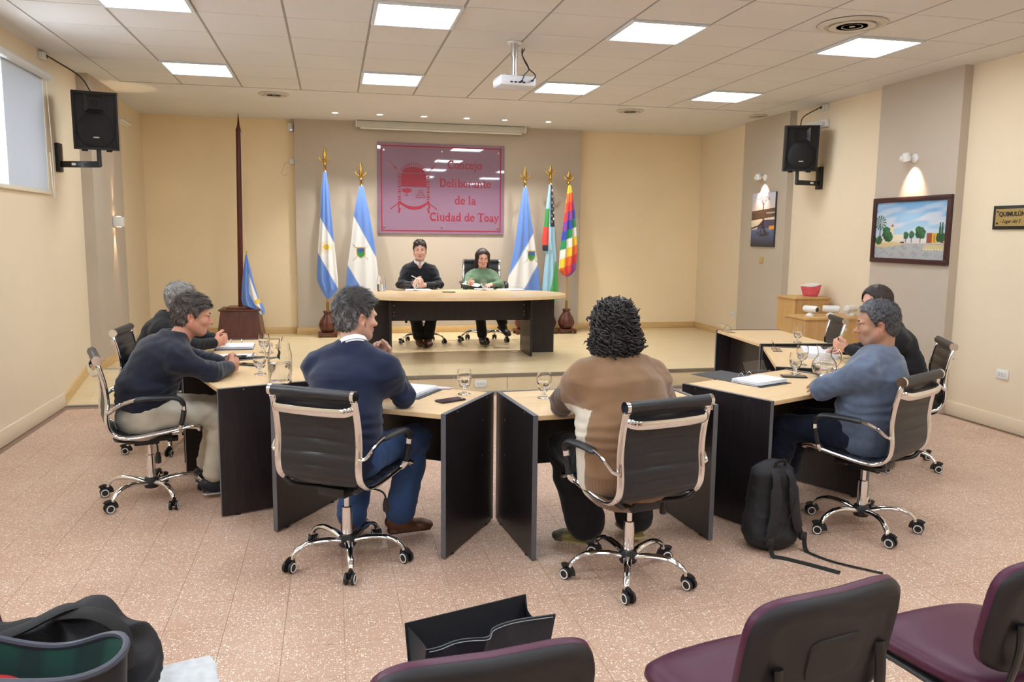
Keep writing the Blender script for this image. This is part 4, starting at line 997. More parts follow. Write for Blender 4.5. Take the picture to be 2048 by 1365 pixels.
tg = tag(MB().box((PX-.008, 9.71, 1.33), (.016, .09, .075), .003).build('switch_plate', plain('yellowed plastic', S(196, 170, 96), .5)), 'small yellowed wall plate below the tree canvas', 'wall plate')
pq = empty('brass_plaque', (XR, 5.56, 1.815), 0, 'brass plaque on a black board lettered QUIMULUN on the right wall', 'plaque')
MB().box((-.01, 0, 0), (.02, .88, .2), .004).build('backing', plain('black lacquer', S(26, 26, 34), .35), pq); MB().box((-.021, 0, 0), (.003, .82, .145), .001).build('brass_plate', plain('satin brass', S(190, 166, 104), .4, .6), pq)
M_INK = plain('black ink', S(28, 24, 24), .5)
o = lettering('QUIMULÚN', .052, -.0245, .022, pq, M_INK, 0, .0018, rot=-PI/2, align='LEFT'); o.location = (-.0232, .372, .026)
o = lettering('- Lugar del S', .042, -.0245, -.04, pq, M_INK, 0, .0004, .35, rot=-PI/2, align='LEFT'); o.location = (-.0232, .36, -.034)
for y in (-.385, .385):
    for z in (-.05, .05): MB().cyl((-.02, y, z), (-.027, y, z), .008, n=10).build('screw', M_BMETAL, pq)
# ---- sockets and wall devices
def socket(c, d, n, label, axis):
    s_ = empty('power_socket', c, 0, label, 'socket'); MB().box((0, 0, 0), d, .004).build('plate', M_WPLAST, s_)
    for k in (-1, 0, 1):
        if axis == 'Y': MB().box((k*.03, -d[1]/2-.001, 0), (.022, .003, .03), .001).build('module', plain('socket grey', S(210, 210, 206), .4), s_)
        else: MB().box((-d[0]/2-.001, k*.03, 0), (.003, .022, .03), .001).build('module', plain('socket grey', S(210, 210, 206), .4), s_)
socket((1.47, YST-.012, .10), (.125, .014, .075), 3, 'white socket on the stage riser', 'Y')
socket((XR-.007, 5.76, .48), (.014, .125, .08), 3, 'white socket low on the right wall below the brass plaque', 'X')
socket((XR-.007, 10.58, .52), (.014, .1, .09), 2, 'white socket on the right wall near the back corner', 'X')
dv = empty('access_point', (-.53, YB-.03, 3.06), 0, 'white wireless box with a blue light high beside the wall panel', 'device'); MB().box((0, 0, 0), (.07, .06, .12), .012).build('shell', M_WPLAST, dv); MB().box((.01, -.031, -.035), (.02, .003, .008)).build('led', emis('blue led', (.1, .2, 1, 1), 6.), dv)
dv = empty('sensor_box', (-.52, YB-.03, 2.60), 0, 'small white box beside the wall panel with a loose white cable', 'device'); MB().box((0, 0, 0), (.07, .05, .08), .012).build('shell', M_WPLAST, dv)
MB().tube(smoothpath([(-.03, .0, 0), (-.1, .015, -.03), (-.12, .015, -.1), (-.15, .015, -.16), (-.11, .015, -.19), (-.07, .018, -.17)], 5), .004, 6).build('cable', plain('cream cable', S(226, 214, 190), .5), dv)
# ---- row of framed photographs on the front wall (seen mirrored in the plaque)
M_FRP = plain('pale photo print', S(206, 196, 190), .5, noise=.3, nscale=14)
for k in range(11):
    p = empty('framed_photo', (1.6+.36*k if k < 11 else 0, YF+.012, 2.0), 0, 'framed portrait photo in the row on the wall behind the seats', 'picture', 'framed photos on the front wall')
    f = MB()
    for z in (-.16, .16): f.box((0, 0, z), (.27, .022, .02))
    for x in (-.125, .125): f.box((x, 0, 0), (.02, .022, .34))
    f.build('frame', plain('pale frame', S(196, 180, 160), .4), p, 0); MB().box((0, 0, 0), (.23, .01, .3)).build('photo', M_FRP, p, 0)
# ================================================================== PEOPLE
class Field:
    """signed distance grid with smooth unions, turned into ONE continuous mesh"""
    def __init__(s, lo, hi, h):
        s.lo = np.array(lo, 'f'); s.h = h; s.n = np.ceil((np.array(hi)-s.lo)/h).astype(int)+1
        s.d = np.full(s.n, .15, 'f')
        s.ax = [s.lo[i]+np.arange(s.n[i], dtype='f')*h for i in range(3)]
    def _win(s, lo, hi, pad):
        a = np.clip(np.floor((np.array(lo)-pad-s.lo)/s.h).astype(int), 0, s.n); b = np.clip(np.ceil((np.array(hi)+pad-s.lo)/s.h).astype(int)+1, 0, s.n)
        if (b <= a).any(): return None, None
        sl = tuple(slice(a[i], b[i]) for i in range(3))
        g = np.meshgrid(*[s.ax[i][sl[i]] for i in range(3)], indexing='ij', sparse=True); return sl, g
    def put(s, lo, hi, fn, k=.02, sub=False):
        sl, g = s._win(lo, hi, k+.03)
        if sl is None: return
        d1 = fn(*g).astype('f'); d2 = s.d[sl]
        if sub:
            hh = np.clip(.5-.5*(d2+d1)/k, 0, 1); s.d[sl] = d2+(-d1-d2)*hh+k*hh*(1-hh)
        else:
            hh = np.clip(.5+.5*(d2-d1)/k, 0, 1); s.d[sl] = d2+(d1-d2)*hh-k*hh*(1-hh)
    def cone(s, a, b, ra, rb, k=.02, sub=False):
        a = np.array(a, 'f'); b = np.array(b, 'f'); ba = b-a; l2 = float(ba@ba)+1e-9; R = max(ra, rb)
        def fn(x, y, z):
            px, py, pz = x-a[0], y-a[1], z-a[2]; t = np.clip((px*ba[0]+py*ba[1]+pz*ba[2])/l2, 0, 1)
            return np.sqrt((px-t*ba[0])**2+(py-t*ba[1])**2+(pz-t*ba[2])**2)-(ra+(rb-ra)*t)
        s.put(np.minimum(a, b)-R, np.maximum(a, b)+R, fn, k, sub)
    def econe(s, a, b, w0, w1, d0, d1, lat, k=.05, cap=1.0):
        """elliptic section swept from a to b: half width w along lat, half depth d across"""
        a = np.array(a, 'f'); b = np.array(b, 'f'); ba = b-a; L = float(np.linalg.norm(ba)); ax = ba/L; lat = np.array(lat, 'f'); lat = lat-ax*(lat@ax); lat /= np.linalg.norm(lat); dp = np.cross(ax, lat)
        R = max(w0, w1, d0, d1)
        def fn(x, y, z):
            px, py, pz = x-a[0], y-a[1], z-a[2]; t = np.clip((px*ax[0]+py*ax[1]+pz*ax[2])/L, 0, 1)
            qx, qy, qz = px-t*ba[0], py-t*ba[1], pz-t*ba[2]
            w_ = w0+(w1-w0)*t; d_ = d0+(d1-d0)*t; m = np.minimum(w_, d_)
            u = (qx*lat[0]+qy*lat[1]+qz*lat[2])/w_; v = (qx*dp[0]+qy*dp[1]+qz*dp[2])/d_; e = (qx*ax[0]+qy*ax[1]+qz*ax[2])/m*cap
            return (np.sqrt(u*u+v*v+e*e)-1)*m
        s.put(np.minimum(a, b)-R, np.maximum(a, b)+R, fn, k)
    def ell(s, c, r, M=None, k=.02, sub=False):
        c = np.array(c, 'f'); r = np.array(r, 'f'); Mi = np.eye(3) if M is None else np.array(M).T
        R = max(r)
        def fn(x, y, z):
            p = (x-c[0], y-c[1], z-c[2]); q = [Mi[i, 0]*p[0]+Mi[i, 1]*p[1]+Mi[i, 2]*p[2] for i in range(3)]
            k0 = np.sqrt((q[0]/r[0])**2+(q[1]/r[1])**2+(q[2]/r[2])**2); k1 = np.sqrt((q[0]/r[0]**2)**2+(q[1]/r[1]**2)**2+(q[2]/r[2]**2)**2)+1e-6
            return k0*(k0-1)/k1
        s.put(c-R, c+R, fn, k, sub)
    def mesh(s):
        d = s.d; h = s.h; ins = d < 0
        cnt = np.zeros(np.array(d.shape)-1, 'i1')
        sl = lambda o, n: slice(o, n-1+o)
        nx, ny, nz = d.shape
        for i in (0, 1):
            for j in (0, 1):
                for k in (0, 1): cnt += ins[sl(i, nx), sl(j, ny), sl(k, nz)]
        act = (cnt > 0) & (cnt < 8); I = np.argwhere(act)
        idx = np.full(cnt.shape, -1, 'i4'); idx[act] = np.arange(len(I))
        acc = np.zeros((len(I), 3), 'f'); wt = np.zeros(len(I), 'f')
        corners = [(i, j, k) for i in (0, 1) for j in (0, 1) for k in (0, 1)]
        val = {c: d[I[:, 0]+c[0], I[:, 1]+c[1], I[:, 2]+c[2]] for c in corners}
        for c in corners:
            for ax in range(3):
                if c[ax] == 0:
                    c2 = tuple(1 if q == ax else c[q] for q in range(3)); a, b = val[c], val[c2]; m = (a < 0) != (b < 0)
                    t = np.where(m, a/(a-b+1e-12), 0); p = np.tile(np.array(c, 'f'), (len(I), 1)); p[:, ax] += t
                    acc[m] += p[m]; wt[m] += 1
        V = s.lo+(I+acc/wt[:, None])*h
        F = []
        for ax in range(3):
            o1, o2 = (ax+1) % 3, (ax+2) % 3
            A = [slice(None)]*3; A[ax] = slice(0, d.shape[ax]-1); B = [slice(None)]*3; B[ax] = slice(1, None)
            cr = ins[tuple(A)] != ins[tuple(B)]; E = np.argwhere(cr); E = E[(E[:, o1] > 0) & (E[:, o2] > 0) & (E[:, o1] < d.shape[o1]-1) & (E[:, o2] < d.shape[o2]-1)]
            q = []
            for a, b in ((1, 1), (0, 1), (0, 0), (1, 0)):
                C_ = E.copy(); C_[:, o1] -= a; C_[:, o2] -= b; q.append(idx[C_[:, 0], C_[:, 1], C_[:, 2]])
            q = np.stack(q, 1); fl = ins[E[:, 0], E[:, 1], E[:, 2]]
            q[~fl] = q[~fl][:, ::-1]; F.append(q)
        F = np.concatenate(F); F = F[(F >= 0).all(1)]
        return V, F
def np_mesh(name, V, F, mat):
    me = bpy.data.meshes.new(name); me.vertices.add(len(V)); me.vertices.foreach_set('co', V.astype('f').ravel())
    me.loops.add(len(F)*4); me.loops.foreach_set('vertex_index', F.astype('i4').ravel())
    me.polygons.add(len(F)); me.polygons.foreach_set('loop_start', np.arange(0, len(F)*4, 4, dtype='i4'))
    me.update(calc_edges=True); me.validate(); me.shade_smooth(); me.materials.append(mat); return me
def setcol(me, rgb):
    n = len(me.vertices); c = np.ones((n, 4), 'f'); c[:, :3] = rgb; at = me.color_attributes.new('Col', 'FLOAT_COLOR', 'POINT'); at.data.foreach_set('color', c.ravel())
def link(name, me, parent): 
    o = bpy.data.objects.new(name, me); COL.objects.link(o); o.parent = parent; return o
def A(*v): return np.array(v, float)
def unit(v): return v/np.linalg.norm(v)
def fnoise(P, f, s0=0.):
    x, y, z = P[:, 0]*f, P[:, 1]*f, P[:, 2]*f
    return (np.sin(x+1.9*np.sin(y*.7+s0)+s0)+np.sin(y*1.1+1.7*np.sin(z*.8+2*s0))+np.sin(z*.9+1.8*np.sin(x*.6+s0*3)))/3
M_SKIN = vcol('skin', .5, 0, 'Col', .06, 260, .4, .12); M_KNIT = vcol('knit wool', .9, .35, 'Col', .35, 420, .2); M_FINEK = vcol('fine knit', .85, .25, 'Col', .15, 500, .25)
M_CLOTH = vcol('trouser cloth', .85, .1, 'Col', .12, 320, .25); M_HAIRM = vcol('hair', .48, 0, 'Col', .0, 300, .45); M_SHOE = vcol('shoe', .45, 0, 'Col', .05, 120, .5)
M_EYEW = plain('eye white', S(226, 222, 216), .2); M_IRIS = plain('dark iris', S(38, 26, 20), .15); M_SHIRT = plain('shirt cotton', S(232, 236, 244), .8)

def hand(fd, wrist, dirv, palm, sc=1.0, curl=.6, side=1, spread=.18, thumb=.6, k=.007):
    """palm block + four fingers of unequal length + thumb leaving the palm's side. dirv: wrist->knuckles, palm: normal out of the palm, side: +1 right hand"""
    d = unit(A(*dirv)); n = A(*palm); n = unit(n-d*(n@d)); s_ = np.cross(d, n)*side        # s_ points to the thumb side
    w_ = A(*wrist); kn = w_+d*.085*sc
    fd.econe(w_+d*.0*sc, w_+d*.035*sc, .026*sc, .034*sc, .019*sc, .016*sc, s_, .015); fd.econe(w_+d*.03*sc, w_+d*.085*sc, .035*sc, .040*sc, .016*sc, .0125*sc, s_, .012)
    lens = (.072, .080, .074, .058); offs = (.029, .0095, -.0105, -.029)
    for i in range(4):
        base = kn+s_*offs[i]*sc-d*(.004*abs(i-1))*sc; a0 = curl*.55; dd = unit(d+s_*spread*(1.5-i)*.35); p = base; r = (.0092, .0095, .009, .008)[i]*sc; ang = 0
        for seg, (fr, bend) in enumerate(((.45, curl*.8), (.31, curl*1.05), (.24, curl*.75))):
            ang += bend; v = dd*math.cos(ang)+n*math.sin(ang); q = p+v*lens[i]*fr*sc; fd.cone(p, q, r, r*.92, k if seg else .01); p = q; r *= .93
    b0 = w_+d*.022*sc+s_*.026*sc+n*.006*sc; v1 = unit(d*.62+s_*.72+n*.45*thumb); b1 = b0+v1*.042*sc; v2 = unit(d*.9+s_*.2+n*.5*thumb); b2 = b1+v2*.032*sc; v3 = unit(d*.95-s_*.1+n*.5*thumb)
    fd.cone(b0, b1, .0145*sc, .0115*sc, .014); fd.cone(b1, b2, .0112*sc, .0102*sc, k); fd.cone(b2, b2+v3*.026*sc, .0102*sc, .0085*sc, k)

def head_field(fd, c, R, sc=1.0, f=None):
    """f: dict of face proportions"""
    f = f or {}; jaw = f.get('jaw', 1.0); nose = f.get('nose', 1.0); P = lambda x, y, z: c+R @ A(x, y, z)*sc
    E = lambda p, r, k=.02, sub=False, M=None: fd.ell(P(*p), A(*r)*sc, R if M is None else R @ M, k*sc, sub)
    E((0, -.018, .038), (.075, .094, .081), .02)                        # cranium
    E((0, .022, .03), (.066, .068, .07), .03)                           # forehead
    E((0, .028, -.038), (.056*jaw, .062, .066), .035)                   # mid face
    E((0, .048, -.086), (.036*jaw, .036, .026), .03)                    # chin
    for s_ in (-1, 1):
        fd.cone(P(s_*.056*jaw, -.005, -.045), P(s_*.03*jaw, .055, -.09), .022*sc, .018*sc, .03*sc)     # jaw line
        E((s_*.043, .066, -.022), (.022, .02, .018), .025)              # cheekbones
        E((s_*.031, .094, .012), (.017, .013, .0095), .012, True)       # eye sockets
        E((s_*.031, .083, .022), (.026, .014, .007), .014)              # brow ridge
    E((0, .084, .026), (.03, .014, .012), .02)
    fd.cone(P(0, .086, .016), P(0, .100+.006*nose, -.026), .008*sc, .0108*sc, .014*sc)                # nose bridge
    E((0, .1035+.007*nose, -.03), (.0125, .012, .0105), .012)
    for s_ in (-1, 1): E((s_*.0125, .096, -.034), (.0085, .0105, .0075), .008)
    E((0, .089, -.0555), (.022, .014, .0055), .006); E((0, .088, -.0665), (.019, .0145, .0068), .006)    # lips
    E((0, .1045, -.061), (.021, .006, .0015), .003, True)
    for s_ in (-1, 1):                                                  # ears
        M = np.array(Euler((0, s_*.15, s_*-.42)).to_matrix()); E((s_*.078, -.012, -.006), (.0085, .021, .033), .006, False, M); E((s_*.085, -.006, -.004), (.006, .012, .019), .006, True, M)
        E((s_*.075, -.004, -.034), (.007, .01, .009), .006)
HF_TOP = .125
def eyes(c, R, sc, parent, lid=None):
    for s_ in (-1, 1):
        p = c+R @ A(s_*.031, .0752, .010)*sc
        m = MB().sph(tuple(p), .0122*sc, 14, 10, Matrix(R.tolist())).mat(1)
        q = c+R @ A(s_*.031, .0850, .0095)*sc; m.sph(tuple(q), (.0058*sc, .0034*sc, .0058*sc), 12, 8, Matrix(R.tolist()))
        m.build('eye', [M_EYEW, M_IRIS], parent)
def brows(c, R, sc, parent, col, th=.0047):
    for s_ in (-1, 1):
        P_ = [c+R @ A(s_*x, y, z)*sc for x, y, z in ((.012, .0985, .0245), (.024, .0985, .029), (.036, .0925, .0285), (.047, .081, .022))]
        o = MB().tube([tuple(p) for p in P_], [th*sc*.9, th*sc*1.1, th*sc, th*sc*.5], 8, flat=(.8, 1.1)).build('eyebrow', M_HAIRM, parent); setcol(o.data, col)
def skin_color(V, c, R, sc, base, lip=(186, 110, 100), stubble=0.0):
    q = ((V-c) @ R)/sc; rgb = np.tile(C3(*base), (len(V), 1)); x, y, z = q.T
    face = y > .03
    cheek = np.exp(-(((np.abs(x)-.042)/.02)**2+((z+.03)/.022)**2))*face + .8*np.exp(-((x/.014)**2+((z+.03)/.012)**2))*(y > .1)
    rgb *= 1+cheek[:, None]*np.array([.06, -.10, -.10])
    lipm = np.exp(-((x/.02)**4+((z+.061)/.009)**4))*(y > .085); rgb = lerp(rgb, C3(*lip), (lipm*.8)[:, None])
    ear = (np.abs(x) > .075) & (np.abs(z) < .06) & (y < .03) & (y > -.06); rgb[ear] *= np.array([1.04, .9, .88])
    if stubble:
        m = np.clip((-.03-z)/.03, 0, 1)*np.clip((y-.0)/.03, 0, 1)*(z > -.13)*(1-np.exp(-((x/.022)**2+((z+.061)/.012)**2))); rgb = lerp(rgb, C3(120, 100, 94), (m*stubble)[:, None])
    return rgb

def hair_short(parent, c, R, sc, cols, th=.016, top=.022, hl=.075, side=-.02, nape=-.06, curly=0., seed=1, strands=900, fringe=.0, h=.0055, hz=.066):
    """cap of hair as one mesh: shell volume over the skull plus combed tufts"""
    rng = np.random.RandomState(seed)
    lo = c-A(.16, .16, .16)*sc; fd = Field(lo, c+A(.16, .16, .17)*sc, h)
    P = lambda x, y, z: c+R @ A(x, y, z)*sc
    fd.ell(P(0, -.018, .038+top*.25), A(.075+th*.62, .094+th*.85, .081+top)*sc, R, .02*sc); fd.ell(P(0, .02, .032+top*.3), A(.066+th*.5, .068+th*.9, .07+top)*sc, R, .03*sc)
    fd.ell(P(0, -.055, -.025), A(.062+th*.3, .05+th*.3, .055)*sc, R, .03*sc)
    g = np.meshgrid(*fd.ax, indexing='ij'); G_ = np.stack([g[i]-c[i] for i in range(3)], -1) @ R / sc; x, y, z = G_[..., 0], G_[..., 1], G_[..., 2]
    # hairline: keep what lies behind/above a curved surface
    front = hl-.35*np.clip(np.abs(x)-.03, 0, 1)*0
    lim = np.where(y > .0, side+(hz-side)*np.clip((y-.012)/.052, 0, 1)**.8, side+(nape-side)*np.clip((-y-.03)/.05, 0, 1))
    cut = (lim-z)*.9
    sb = (np.abs(x) > .055) & (y > -.0) & (y < .018) & (z > side-.022)      # sideburns
    cut = np.where(sb, np.minimum(cut, (side-.018-z)), cut)
    fwd = np.where((z > .06), y-(hl+fringe+.0*z), -1.0)
    fd.d = np.maximum(fd.d, np.maximum(cut, np.where(z > .055, fwd*.8, -1)).astype('f')*sc)
    earm = np.sqrt(((np.abs(x)-.08)/.02)**2+((y+.008)/.024)**2+((z+.006)/.034)**2)-1; fd.d = np.maximum(fd.d, (-earm*.02).astype('f')*sc)
    ns = .004*np.sin(x*95+1.5*np.sin(y*70+seed))*np.sin(y*60+z*80+seed)+.0028*np.sin(x*210+y*130+2*np.sin(z*120)); 
    if curly: ns = ns*.6+curly*(np.sin(x*150+2*np.sin(z*90+seed))*np.sin(y*160+seed)*np.sin(z*150+1.3*seed))
    fd.d += (ns*sc).astype('f')
    V, F = fd.mesh()
    # tufts / strands combed over the shell
    me0 = np_mesh('tmp', V, F, M_HAIRM); nrm = np.empty(len(V)*3, 'f'); me0.vertices.foreach_get('normal', nrm); nrm = nrm.reshape(-1, 3); bpy.data.meshes.remove(me0)
    q = ((V-c) @ R)/sc; okm = np.argwhere((q[:, 2] > nape+.0) & ((nrm*(V-c)).sum(1) > .02*sc)).ravel()
    VV = [V]; FF = [F]; base = len(V); pick = rng.choice(okm, min(strands, len(okm)))
    ew = R @ A(0, 1, 0); dn = R @ A(0, 0, -1)
    for i in pick:
        p = V[i]; n = nrm[i]; ql = q[i]
        flow = (ew*(.9 if ql[2] > .07 else .25)+dn*(1.0 if ql[2] < .08 else .25)*(1 if ql[1] < .05 else .5)+R @ A(rng.uniform(-.5, .5), rng.uniform(-.3, .3), rng.uniform(-.3, .3)))
        if curly: flow = R @ rng.normal(0, 1, 3)
        flow = flow-n*(flow@n); flow = unit(flow+1e-6); L = rng.uniform(.012, .03)*sc*(1.25 if ql[2] > .08 else .8)*(.6 if curly else 1); wd = rng.uniform(.0016, .0032)*sc
        s_ = unit(np.cross(n, flow)); lift = rng.uniform(.15, .5)*(1.3 if curly else 1)
        a = p-n*.002*sc; b_ = a+flow*L*.55+n*L*lift*.55; e_ = a+flow*L+n*L*(lift*.5 if not curly else -.1)
        VV.append(np.array([a-s_*wd, a+s_*wd, b_+s_*wd*.8, b_-s_*wd*.8, e_, e_+n*.0006])); o_ = base
        FF.append(np.array([[o_, o_+1, o_+2, o_+3], [o_+3, o_+2, o_+5, o_+4], [o_+3, o_+2, o_+1, o_]][:2])); base += 6
    V = np.concatenate(VV); F = np.concatenate(FF); me = np_mesh('hair', V, F, M_HAIRM)
    q = ((V-c) @ R)/sc; nn = .5+.5*np.sin(q[:, 0]*330+2.5*np.sin(q[:, 1]*120+seed)+1.7*np.sin(q[:, 2]*140)); nn2 = .5+.5*np.sin(q[:, 1]*260+q[:, 2]*190+seed+2*np.sin(q[:, 0]*160))
    dark, grey, gs = C3(*cols[0]), C3(*cols[1]), cols[2]
    amount = np.clip(gs[0]+gs[1]*np.clip((.07-q[:, 2])/.08, 0, 1)+gs[2]*np.clip((q[:, 1]-.01)/.07, 0, 1)*np.clip((q[:, 2]-.05)/.05, 0, 1), 0, 1)*(.35+.9*nn*nn2)
    rgb = lerp(np.tile(dark, (len(V), 1)), grey, np.clip(amount, 0, 1)[:, None])*(1+.25*(nn-.5))[:, None]
    setcol(me, rgb); return link('hair', me, parent)

def person(name, label, loc, heading, J, garments, face, voxel=.005, group=None):
    """J: joints in local metres (x right, y forward, z up)."""
    p = empty('person', loc, math.radians(heading), label, 'person', group)
    sc = J.get('hs', 1.0); Rh = np.array(Euler((math.radians(J.get('hp', 0)), math.radians(J.get('hr', 0)), math.radians(J.get('hy', 0))), 'XYZ').to_matrix())
    hyaw = np.array(Euler((0, 0, math.radians(J.get('hy', 0)))).to_matrix()); hp = np.array(Euler((math.radians(J.get('hp', 0)), math.radians(J.get('hr', 0)), 0)).to_matrix()); Rh = hyaw @ hp
    hc = A(*J['head']); pel, wai, che, nek = [A(*J[q]) for q in ('pelvis', 'waist', 'chest', 'neck')]
    lat = unit(A(*J['shR'])-A(*J['shL'])); lat0 = unit(A(*J['hipR'])-A(*J['hipL']))
    B = J.get('build', {}); sw, cw, ww, pw_ = B.get('sh', .17), B.get('chest', .165), B.get('waist', .155), B.get('pelvis', .175); cd, wd, pdp = B.get('cd', .115), B.get('wd', .11), B.get('pd', .125); ar = B.get('arm', .048); lg = B.get('leg', .085)
    def torso(fd, o, low=0.):
        fd.econe(pel+(wai-pel)*low, wai, pw_+o, ww+o, pdp+o, wd+o, lat0, .06, 2.6 if low else 1.0); fd.econe(wai, che, ww+o, cw+o, wd+o, cd+o, lat, .06)
        mid = che*.35+nek*.65-A(0, 0, .03); fd.econe(che, mid, cw+o, cw*.9+o, cd+o, cd*.66+o, lat, .05)
        for s_ in 'LR':
            sh = A(*J['sh'+s_])-A(0, 0, .022); fd.cone(nek-A(0, .012, .008), sh-A(0, 0, .008), .044+o, .044+o, .06); fd.cone(sh-A(0, 0, .035), che*.45+sh*.55-A(0, 0, .05), .044+o, .062+o, .06)
    def arm(fd, s_, o, end=1.0, fat=1.0):
        sh, el, wr = A(*J['sh'+s_]), A(*J['el'+s_]), A(*J['wr'+s_]); fd.cone(sh-A(0, 0, .04), el, ar*.93*fat+o, ar*.84*fat+o, .06)
        e2 = el+(wr-el)*end; fd.cone(el, e2, ar*.84*fat+o, lerp(ar*.82, ar*.62, end)*fat+o*.6, .025)
    def leg(fd, s_, o, end=1.0, wide=1.0, low=.66):
        hp_, kn, an = A(*J['hip'+s_]), A(*J['kn'+s_]), A(*J['an'+s_]); fd.cone(hp_, kn, lg*1.06+o, lg*.74+o, .05)
        fd.cone(kn, kn+(an-kn)*.35, lg*.72+o, lg*.68*wide+o, .03); fd.cone(kn+(an-kn)*.35, kn+(an-kn)*end, lg*.68*wide+o, lg*low*wide*.8+o, .03)
    allp = np.array([A(*v) for k_, v in J.items() if isinstance(v, tuple) and len(v) == 3]); lo, hi = allp.min(0)-.2, allp.max(0)+.2; lo[2] = max(lo[2], -.02)
    # ---- body: one continuous mesh, slimmer than the clothes
    fd = Field(lo, hi, voxel)
    torso(fd, -.035)
    for s_ in 'LR':
        arm(fd, s_, -.014); leg(fd, s_, -.03)
        if J.get('hand'+s_): 
            H = J['hand'+s_]; hand(fd, J['wr'+s_], H[0], H[1], sc*H[2] if len(H) > 2 else sc, H[3] if len(H) > 3 else .6, 1 if s_ == 'R' else -1)
            wr = A(*J['wr'+s_]); el = A(*J['el'+s_]); fd.cone(wr+(el-wr)*.35, wr, .031*sc, .024*sc, .02)
        fd.cone(J['an'+s_], A(*J['an'+s_])-A(0, 0, .05), .03, .03, .02)
    nb = hc+Rh @ A(0, -.03, -.06)*sc; fd.cone(nek-A(0, 0, .05), nb, .062*sc*B.get('nk', 1), .054*sc*B.get('nk', 1), .035)
    head_field(fd, hc, Rh, sc, face)
    V, F = fd.mesh(); me = np_mesh('body', V, F, M_SKIN); setcol(me, skin_color(V, hc, Rh, sc, face['skin'], face.get('lip', (176, 108, 98)), face.get('stubble', 0))); link('body', me, p)
    eyes(hc, Rh, sc, p); brows(hc, Rh, sc, p, C3(*face.get('brow', (50, 40, 36))))
    # ---- clothes
    for gname, g in garments.items():
        kind = g['kind']; o = g.get('o', .004); vx = g.get('h', .008)
        if kind in ('top', 'legs'):
            fd = Field(lo, hi, vx)
            if kind == 'top':
                torso(fd, o, g.get('low', 0.))
                for s_ in 'LR': arm(fd, s_, o, g.get('end', .93), g.get('fat', 1.04))
                hem = g.get('hem', .0)
                if not g.get('low'): fd.econe(pel+(wai-pel)*(-.15-hem), wai, pw_+o+.012, ww+o+.01, pdp+o+.012, wd+o+.012, lat0, .05)
                for ex in g.get('extra', []): fd.ell(A(*ex[0]), A(*ex[1]), None, .05)
                # neck opening
                if g.get('vneck'): fd.cone(nek+A(0, .07, -.05), nek+A(0, .02, .08), .025, .07, .02, True)
                fd.cone(nek-A(0, 0, .0)+A(0, .0, g.get('nk', .02)), nek+A(0, .02, .14), .058*sc*B.get('nk', 1)*g.get('nko', 1), .09, .02, True)
            else:
                fd.econe(pel-(wai-pel)*.25, pel+(wai-pel)*.4, pw_+o, pw_+o-.01, pdp+o, pdp+o-.01, lat0, .05)
                for s_ in 'LR': leg(fd, s_, o, g.get('end', .93), g.get('wide', 1.05), g.get('low', .8))
                for s_ in 'LR':
                    an = A(*J['an'+s_]); kn = A(*J['kn'+s_]); ax = unit(an-kn); e_ = kn+(an-kn)*g.get('end', .93)
            # flatten the underside of the thighs and seat
            V, F = fd.mesh(); me = np_mesh(gname, V, F, g['mat']); nrm = np.empty(len(V)*3, 'f'); me.vertices.foreach_get('normal', nrm); nrm = nrm.reshape(-1, 3)
            am = 1.5*g.get('fold', .006); sd = g.get('seed', 1.)
            f1 = fnoise(V*A(1, 1, 1.9), 17, sd); f2 = fnoise(V*A(1.4, 1.4, 2.2), 38, sd+3); 
            ridge = (1-np.abs(f1)*2)*.7+.45*f2
            wgt = np.full(len(V), .45)
            for key in ('elL', 'elR', 'waist', 'knL', 'knR', 'shL', 'shR'):
                wgt += .8*np.exp(-(np.linalg.norm(V-A(*J[key]), axis=1)/.13)**2)
            crease = np.zeros(len(V)); wob = 2.2*fnoise(V, 22, sd+1.)
            def cr(p, ax, rad, wl):
                d = V-p; t = d @ ax; return np.exp(-(np.linalg.norm(d, axis=1)/rad)**2)*np.sin(2*PI*t/wl+wob)
            for q in 'LR':
                if kind == 'top':
                    e_, s0, w0_ = A(*J['el'+q]), A(*J['sh'+q]), A(*J['wr'+q]); crease += .8*cr(e_, unit(w0_-s0), .09, .034)+.5*cr(w0_+(e_-w0_)*.2, unit(w0_-e_), .05, .024)+.45*cr(s0-A(0, 0, .09), unit(e_-s0), .08, .05)
                else:
                    crease += .8*cr(A(*J['kn'+q]), unit(A(*J['an'+q])-A(*J['hip'+q])), .11, .045)+.7*cr(A(*J['hip'+q])+A(0, .06, .03), A(0, 1, 0), .12, .05)+.6*cr(A(*J['an'+q])+A(0, 0, .06), A(0, 0, 1), .08, .04)
            if kind == 'top': crease += .9*np.exp(-((V[:, 2]-wai[2]+.03)/.085)**2)*(np.abs(V[:, 0]-wai[0]) < .3)*(np.linalg.norm(V-A(*J['elL']), axis=1) > .1)*(np.linalg.norm(V-A(*J['elR']), axis=1) > .1)*np.sin(2*PI*(V[:, 2]+.25*np.abs(V[:, 0]-wai[0]))/.05+wob)
            V2 = V+nrm*(am*np.clip(wgt, 0, 1.3)*ridge+.0042*g.get('cr', 1.)*crease)[:, None]; me.vertices.foreach_set('co', V2.astype('f').ravel()); me.update()
            rgb = g['col'](V) if callable(g['col']) else np.tile(C3(*g['col']), (len(V), 1)); rgb = rgb*(1+.05*fnoise(V, 60, 2.))[:, None]
            setcol(me, rgb); ob = link(gname, me, p)
        elif kind == 'shoes':
